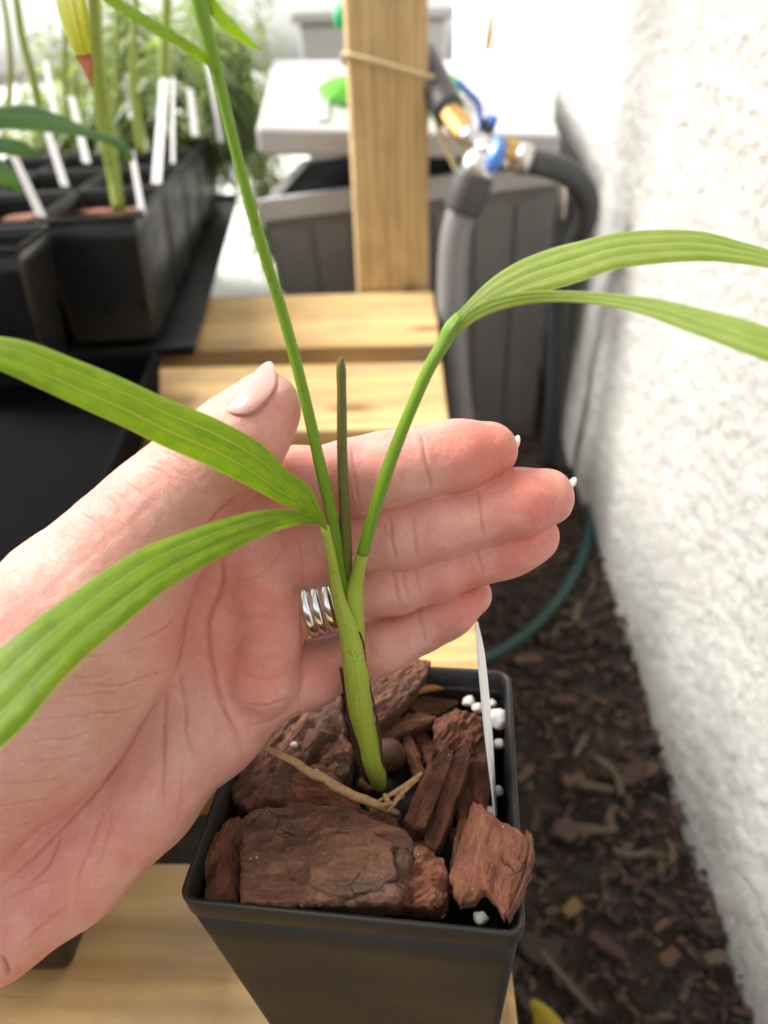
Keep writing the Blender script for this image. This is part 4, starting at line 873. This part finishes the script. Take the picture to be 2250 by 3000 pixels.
# fine wrinkles
rw = np.random.RandomState(5)
def wr(x, y, L, an, dp, wd=4.5):
    dx, dy = math.cos(an)*L/2, math.sin(an)*L/2; bx, by = -math.sin(an)*L*rw.uniform(-.12, .12), math.cos(an)*L*rw.uniform(-.12, .12)
    cre([(x-dx, y-dy), (x+bx, y+by), (x+dx, y+dy)], dp, wd)
for _ in range(70): wr(rw.uniform(560, 870), rw.uniform(1640, 2150), rw.uniform(40, 130), rw.choice([-.5, .5, 1.5, 2.2])+rw.normal(0, .25), rw.uniform(.00003, .0001))
for _ in range(60): t_ = rw.uniform(0, 1); wr(600-t_*560+rw.normal(0, 60), 2150+t_*470+rw.normal(0, 60), rw.uniform(50, 160), rw.choice([-.75, 1.9, 1.4])+rw.normal(0, .2), rw.uniform(.00003, .00009))
for _ in range(80): wr(rw.uniform(0, 470), rw.uniform(1650, 2400), rw.uniform(40, 140), rw.choice([-.15, .9, 2.3])+rw.normal(0, .2), rw.uniform(.00003, .00007))
for _ in range(60): t_ = rw.uniform(0, 1); wr(60+t_*430+rw.normal(0, 20), 1690-t_*300+rw.normal(0, 40), rw.uniform(25, 70), .75+rw.normal(0, .3), rw.uniform(.00004, .00011))
for nme, ch in FING.items():
    for _ in range(34):
        i = rw.randint(1, 6); t_ = rw.uniform(0, 1); x = ch[i][0]*(1-t_)+ch[min(6, i+1)][0]*t_; y = ch[i][1]*(1-t_)+ch[min(6, i+1)][1]*t_
        wr(x, y+rw.uniform(-.6, .6)*ch[i][3], rw.uniform(30, 90), rw.choice([1.35, 1.35, -.2])+rw.normal(0, .15), rw.uniform(.00003, .00008))
# fine relief
p3 = hv*1000
disp += (fbm(p3*.16, 3)*.00022+fbm(p3*.9, 2)*.00004)*facing
hv = hv+hn*disp[:, None]
# complexion: redder at fingertips and mounds, paler on the thenar
def blob(x, y, r, e=1.): return np.exp(-(((hx-x)**2+((hy-y)*e)**2)/r**2))
red = .10+.85*blob(1440, 1320, 120)+.85*blob(1600, 1458, 115)+.7*blob(1540, 1590, 100)+.75*blob(1370, 1745, 110)+.35*blob(1110, 1400, 130)+.35*blob(830, 1230, 90)+.45*blob(760, 1720, 130)+.3*blob(760, 1960, 150)+.4*blob(700, 1480, 120)+.3*blob(480, 1880, 150)+.25*blob(950, 1980, 180)+.3*blob(560, 1620, 120)+.2*blob(150, 2700, 200)
pale = .75*blob(240, 2080, 260)+.5*blob(480, 1560, 120)+.5*blob(300, 1680, 150)+.35*blob(520, 2150, 120)+.3*blob(1300, 1640, 90)+.35*blob(1150, 1600, 80)+.3*blob(680, 1260, 60)
red = np.clip(red+fbm(p3*.045, 3)*.16, 0, 1); pale = np.clip(pale+fbm(p3*.06+30, 3)*.14, 0, 1)
WV = CAM+hv@CM.T
hand = obj('person', (WV, hf), None, label="person's open left hand, palm up behind the palm seedling, wearing rings", cat='hand', mats=[None], loc=tuple(P(0, 2700, .21)))
ca_ = hand.data.color_attributes.new('tone', 'FLOAT_COLOR', 'POINT')
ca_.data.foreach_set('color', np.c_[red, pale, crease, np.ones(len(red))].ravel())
m = Mat('skin'); tone = m.attr('tone'); sp_ = m.nd('SeparateColor'); m.put(sp_.inputs[0], tone)
v = m.co(); n1 = m.noise(v, 130, 5, .6); n2 = m.noise(v, 420, 4)
n3 = m.noise(v, 60, 4, .6, .4); n4 = m.noise(v, 900, 3)
col = m.mix(m.ramp(n1, [(.3, 0.), (.7, 1.)]), (.69, .305, .25), (.76, .405, .34))
col = m.mix(m.math('MULTIPLY', sp_.outputs[0], .85), col, (.71, .19, .15))
col = m.mix(m.math('MULTIPLY', sp_.outputs[1], .8), col, (.67, .42, .345))
col = m.mix(m.math('MULTIPLY', m.ramp(n3, [(.5, 0.), (.68, 1.)]), .45), col, (.76, .47, .39))
col = m.mix(m.math('MULTIPLY', m.ramp(n3, [(.32, 1.), (.48, 0.)]), .35), col, (.68, .235, .185))
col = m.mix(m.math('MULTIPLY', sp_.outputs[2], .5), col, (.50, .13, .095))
ln = m.voro(m.co(scale=(1, 1, 1)), 1500, 'DISTANCE_TO_EDGE')
lines = m.ramp(m.voro(m.co(scale=(1, 1, .6), rot=(.3, .5, .2)), 620, 'DISTANCE_TO_EDGE'), [(0., 1.), (.05, 0.)])
col = m.mix(m.math('MULTIPLY', lines, .06), col, (.50, .17, .12))
col = m.mix(m.math('MULTIPLY', m.ramp(n2, [(.55, 0.), (.75, 1.)]), .3), col, (.76, .47, .37))
col = m.mix(m.math('MULTIPLY', m.ramp(n4, [(.54, 0.), (.70, 1.)]), .22), col, (.56, .19, .15))
m.set(Base_Color=col, Roughness=m.ramp(n2, [(.3, .40), (.7, .55)]), Subsurface_Weight=.25)
m.p.inputs['Subsurface Radius'].default_value = (1, .32, .18); m.p.inputs['Subsurface Scale'].default_value = .0022
m.p.inputs['Specular IOR Level'].default_value = .42
b1 = m.bump(m.ramp(ln, [(0., 0.), (.12, 1.)]), .00014, .6); b2 = m.bump(m.math('SUBTRACT', 1., lines), .00009, .4, b1); m.bump(n1, .0006, .35, b2)
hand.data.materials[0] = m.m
# nails
nm = Mat('nail'); nm.set(Base_Color=(.62, .335, .29), Roughness=.24, Subsurface_Weight=.3); nm.p.inputs['Subsurface Scale'].default_value = .002
nm.p.inputs['Subsurface Radius'].default_value = (1, .4, .3); nm.p.inputs['Coat Weight'].default_value = .25
nt_ = Mat('nail_tip'); nt_.set(Base_Color=(.78, .66, .54), Roughness=.2)
A0, A1 = V([625., 1338.]), V([775., 1160.]); ax_ = (A1-A0)/np.linalg.norm(A1-A0); lf = V([ax_[1], -ax_[0]])
if lf[0] > 0: lf = -lf
nd_ = -hv[:, 2]; sel = (np.hypot(hx-738, hy-1140) < 95) & (facing > .35) & (nd_ < .2)
def qb(x, y):
    x = (np.asarray(x)-738)/100; y = (np.asarray(y)-1140)/100; return np.stack([x*0+1, x, y, x*x, x*y, y*y], -1)
nq = np.linalg.lstsq(qb(hx[sel], hy[sel]), nd_[sel], rcond=None)[0]
def nailpt(x, y, lift=0.): return P(x, y, float(qb(x, y)@nq)-lift)
out = spline(V([(660, 1206), (690, 1214), (722, 1213), (742, 1204), (768, 1182), (793, 1155), (806, 1128), (808, 1096), (803, 1070), (794, 1058), (780, 1060), (757, 1078), (725, 1120), (690, 1165), (668, 1192), (660, 1206)], float), 49)[:-1]
c_n = V([738., 1138.]); vs = [nailpt(*c_n, .0009)]
for k in (.2, .4, .6, .8, .92, 1.): vs += [nailpt(*(c_n+(q-c_n)*k), (.0009 if k < .9 else .0007)) for q in out]
n_ = len(out); vs += [nailpt(*(c_n+(q-c_n)*.98), -.0008) for q in out]
f = [(0, 1+i, 1+(i+1) % n_) for i in range(n_)]+[(1+r*n_+i, 1+(r+1)*n_+i, 1+(r+1)*n_+(i+1) % n_, 1+r*n_+(i+1) % n_) for r in range(6) for i in range(n_)]
obj('thumbnail', (V(vs), f), nm.m, hand, label='long glossy pale pink thumbnail')
for x, y, d, w1, h1, an in ((1512, 1299, .2205, 10, 26, -.25), (1675, 1417, .2262, 10, 22, -.5)):
    v, f = ico((0, 0, 0), (w1*d/FPX, h1*d/FPX, .0030), 2)
    ca2, sa2 = math.cos(an), math.sin(an); v = np.c_[v[:, 0]*ca2-v[:, 1]*sa2, v[:, 0]*sa2+v[:, 1]*ca2, v[:, 2]]
    obj('fingernail', (P(x, y, d)+v@CM.T, f), nt_.m, hand)
# rings on the ring finger
ra, rb = V(FK['ring'][0][:3]), V(FK['ring'][2][:3]); dr = (rb-ra)/np.linalg.norm(rb-ra); drw = CM@dr
for (x, y, wd_, lb) in ((906, 1763, .0031, 'inner silver band nearest the palm'), (934, 1757, .0031, 'middle silver band on the ring finger'), (966, 1749, .0033, 'outer wider silver band against the stem')):
    ctr = CAM+CM@cc(x, y-2, .2262); R = .0112
    a = np.cross(drw, cu); a /= np.linalg.norm(a); b = np.cross(drw, a)
    tl = drw+.10*b; vs = []; nn_, mm = 60, 10
    for i in range(nn_):
        an = 2*math.pi*i/nn_; e = a*math.cos(an)+b*math.sin(an)
        for k in range(mm):
            q = 2*math.pi*k/mm; vs.append(ctr+e*(R+.0007*math.cos(q))+drw*(wd_/2)*np.sign(math.sin(q))*abs(math.sin(q))**.35)
    f = [(i*mm+k, i*mm+(k+1) % mm, ((i+1) % nn_)*mm+(k+1) % mm, ((i+1) % nn_)*mm+k) for i in range(nn_) for k in range(mm)]
    obj('ring', (V(vs), f), MAT['silver'], label=lb, cat='ring', group='silver rings on the hand')

# ------------------------------------------------------------------ seedlings, labels and foliage on the left
def bgtag(x0, y0, x1, y1, w_, Y, label, dY=0.):
    a, b = ony(x0, y0, Y+dY), ony(x1, y1, Y); s = (b-CAM)@cf/FPX*w_/2
    n = V([s*.85, -s*.55, 0]); u = b-a; p = a+(b-a)*1.25
    q = [a-n*.8, a-n*.4-u*.02, a+n*.4-u*.02, a+n*.8, p+n, p-n]
    v = V(q+[k+V([0, .001, 0]) for k in q]); f = [(5, 4, 3, 2, 1, 0), (6, 7, 8, 9, 10, 11)]+[(i, (i+1) % 6, 6+(i+1) % 6, 6+i) for i in range(6)]
    obj('plant_label', (v, f), MAT['tag'], smooth=False, label=label, cat='plant label', group='white labels in the tray pots')
for a in [(38, 455, 105, 600, 48, .86, 'wide white label at the lower left edge of the tray'), (140, 390, 180, 515, 40, 1.02, 'white label leaning left of the long rim line'), (385, 445, 412, 600, 30, .93, 'white label at the right corner of the nearest pot'),
          (208, 285, 245, 440, 36, 1.2, 'white label above the dark green leaf'), (132, 180, 160, 330, 26, 1.4, 'tall thin white label among the stems on the left'), (40, 245, 42, 305, 34, 1.5, 'short white label at the far left'), (365, 215, 378, 320, 18, 1.5, 'thin white label with folded top'),
          (480, 235, 462, 480, 42, 1.12, 'tall white label in the middle of the tray'), (506, 230, 506, 430, 16, 1.2, 'narrow white label right behind the tall one'), (556, 262, 568, 370, 28, 1.5, 'white label near the far right pot'), (608, 180, 640, 370, 22, 1.6, 'white label half hidden by the tall petiole')]:
    bgtag(*a)
def bgplant(stems, label, leaves=()):
    b = onz(*stems[0][0][0][:2], .15); o = empty('potted_seedling', (b[0], b[1], .15), label, 'seedling', 'seedlings in the tray')
    for pts, w0, w1 in stems:
        p = V([ony(x, y, Y) for x, y, Y in pts]); r = np.linspace(w0, w1, len(pts))
        obj('stem', tube(p, r, 10, 24), MAT['bgstem'], o, uv=tube_uv(p, 10, 24))
    for (U, L, mt) in leaves:
        leaf('leaf', [(x, y, d) for x, y, d in U], [(x, y, d) for x, y, d in L], mt, o, .002, .001, 24, 9)
    return o
bgplant([([(352, 620, .98), (335, 500, .99), (312, 330, 1.0), (295, 200, 1.0), (285, 60, 1.0), (280, -60, 1.0)], .0075, .0055), ([(345, 620, .985), (318, 470, .99), (285, 300, .99), (268, 150, .99), (262, -40, 1.0)], .0065, .004)], 'thick yellow-green seedling stem in the nearest pot')
bgplant([([(415, 450, 1.15), (400, 340, 1.15), (388, 200, 1.15), (395, 60, 1.15), (400, -60, 1.15)], .0065, .004)], 'seedling stem behind the thick one')
bgplant([([(480, 300, 1.3), (482, 150, 1.3), (488, 20, 1.3), (492, -60, 1.3)], .009, .007)], 'pale straight stem above the tall label')
bgplant([([(118, 330, 1.1), (95, 220, 1.1), (65, 110, 1.1), (48, 0, 1.1), (40, -60, 1.1)], .007, .004), ([(25, 330, 1.3), (30, 180, 1.3), (20, 60, 1.3), (0, -50, 1.3)], .005, .004)], 'dark curved seedling stem at the left edge')
bgplant([([(200, 420, 1.3), (195, 300, 1.3), (190, 150, 1.3), (200, -40, 1.3)], .005, .004), ([(345, 300, 1.5), (340, 150, 1.5), (350, -40, 1.5)], .006, .005)], 'thin seedling stems between the labels')
# broad dark leaf at the left edge
dl = empty('leafy_seedling', onz(20, 520, .15), 'seedling with broad dark green leaves at the left picture edge', 'seedling')
leaf('leaf', [(-120, 330, .62), (0, 312, .64), (90, 305, .66), (190, 345, .68), (280, 395, .70), (350, 420, .71), (392, 455, .72), (372, 478, .72)], [(-120, 400, .61), (0, 380, .63), (100, 385, .65), (200, 395, .67), (280, 410, .69), (335, 430, .70), (365, 470, .715), (372, 480, .72)], MAT['leafdark'], dl, .002, .004, 40, 13, 2)
leaf('leaf', [(-120, 390, .60), (0, 402, .62), (60, 410, .63), (128, 455, .64)], [(-120, 470, .59), (0, 452, .61), (60, 460, .63), (126, 460, .64)], MAT['leafdark'], dl, .002, .003, 24, 13, 2)
leaf('leaf', [(-60, 450, .60), (0, 465, .61), (40, 500, .62), (62, 570, .63)], [(-60, 560, .60), (0, 540, .61), (30, 550, .62), (60, 575, .63)], MAT['leafdark'], dl, .002, .003, 24, 13, 2)
obj('stem', tube([ony(-60, 640, .75), ony(-70, 480, .72), ony(-110, 360, .68)], .003, 8, 10), MAT['bgstem'], dl)
# yellow leaf with a dead tip
yl = empty('yellowing_leaf', P(230, -100, .33), 'hanging yellow-green leaf with a reddish brown dead tip', 'leaf')
leaf('blade', [(140, -150, .335), (162, 0, .33), (178, 60, .33), (200, 120, .33), (220, 165, .33)], [(235, -150, .325), (250, 0, .325), (258, 60, .326), (264, 110, .328), (269, 158, .33)], MAT['leafyel'], yl, .0012, .001, 30, 13, 4)
leaf('dead_tip', [(220, 165, .33), (235, 190, .3305), (252, 222, .331), (266, 255, .332)], [(269, 158, .33), (270, 190, .3305), (271, 225, .331), (270, 262, .332)], MAT['deadtip'], yl, .0006, .0006, 16, 9, 2)
# yellow leaf under the bench edge at the bottom of the picture
leaf('fallen_leaf', [(1562, 2925, .52), (1600, 2945, .52), (1640, 2985, .52), (1690, 3070, .52)], [(1556, 2935, .53), (1562, 2990, .53), (1580, 3060, .53), (1640, 3110, .53)], plain('yellow_leaf', (.50, .37, .03), .5, scale=200), None, .001, .003, 20, 9, 2, 'yellow leaf peeping out below the bench edge', 'leaf')

def foliage(name, label, c, R, n, L, Wd, mat, droop=.5, seed=0, stems=5):
    r_ = np.random.RandomState(seed); o = empty(name, (c[0], c[1], GZ+.05 if c[1] > 2 else .15), label, 'foliage plant', 'foliage plants behind the tray')
    g0 = V([c[0], c[1], ORG[o][2]])
    vs, fs, uvs = [], [], []; tv = []
    for s in range(stems):
        tp = V(c)+r_.uniform(-.8, .8, 3)*V(R); md = (g0+tp)/2+r_.uniform(-.2, .2, 3)*V(R)*.5
        q = spline(V([g0+r_.uniform(-.3, .3, 3)*V(R)*V([.3, .3, 0]), md, tp]), 10); tv.append(tube(q, np.linspace(.006, .002, 10), 6))
        for i in range(n//stems):
            t = r_.uniform(.25, 1.); b = q[min(9, int(t*9))]+r_.normal(0, .12, 3)*V(R)
            a = r_.uniform(0, 6.28); d = V([math.cos(a), math.sin(a), r_.uniform(-.2, .8)]); d /= np.linalg.norm(d)
            sd_ = np.cross(d, [0, 0, 1]); sd_ /= np.linalg.norm(sd_)+1e-9; sd_ = sd_+r_.uniform(-.6, .6)*np.cross(sd_, d); l = L*r_.uniform(.6, 1.3); k = len(vs)
            for j, (tt, ww) in enumerate(((0, .25), (.35, 1), (.7, .8), (1, .06))):
                m_ = b+d*l*tt-V([0, 0, droop*l*tt*tt]); vs += [m_-sd_*Wd*ww/2, m_+sd_*Wd*ww/2]; uvs += [(0, tt), (1, tt)]
            fs += [(k+2*j, k+2*j+1, k+2*j+3, k+2*j+2) for j in range(3)]
    obj('foliage', (V(vs), fs), mat, o, uv=uvs); obj('stems', join(*tv), MAT['bgstem'], o)
foliage('fern_plant', 'pale feathery plant filling the upper left corner', (-.62, 1.75, .36), (.22, .15, .22), 1500, .10, .010, MAT['leafbg'], .6, 1)
foliage('fern_plant', 'grey-green feathery plant left of the storage box', (-.43, 1.95, .26), (.13, .12, .28), 1700, .07, .006, MAT['leafbg'], .8, 2)
foliage('fern_plant', 'bushy plant far behind the tray', (-1.1, 2.4, .38), (.35, .3, .3), 1400, .14, .014, MAT['leafbg'], .5, 3)
foliage('fern_plant', 'leafy plant between the tray and the far bush', (-.72, 2.2, .30), (.25, .2, .25), 1200, .12, .012, MAT['leafbg'], .5, 4)
foliage('fern_plant', 'fine-leaved plant rising behind the tall petiole', (-.42, 2.35, .42), (.16, .15, .22), 1300, .09, .007, MAT['leafbg'], .7, 5)
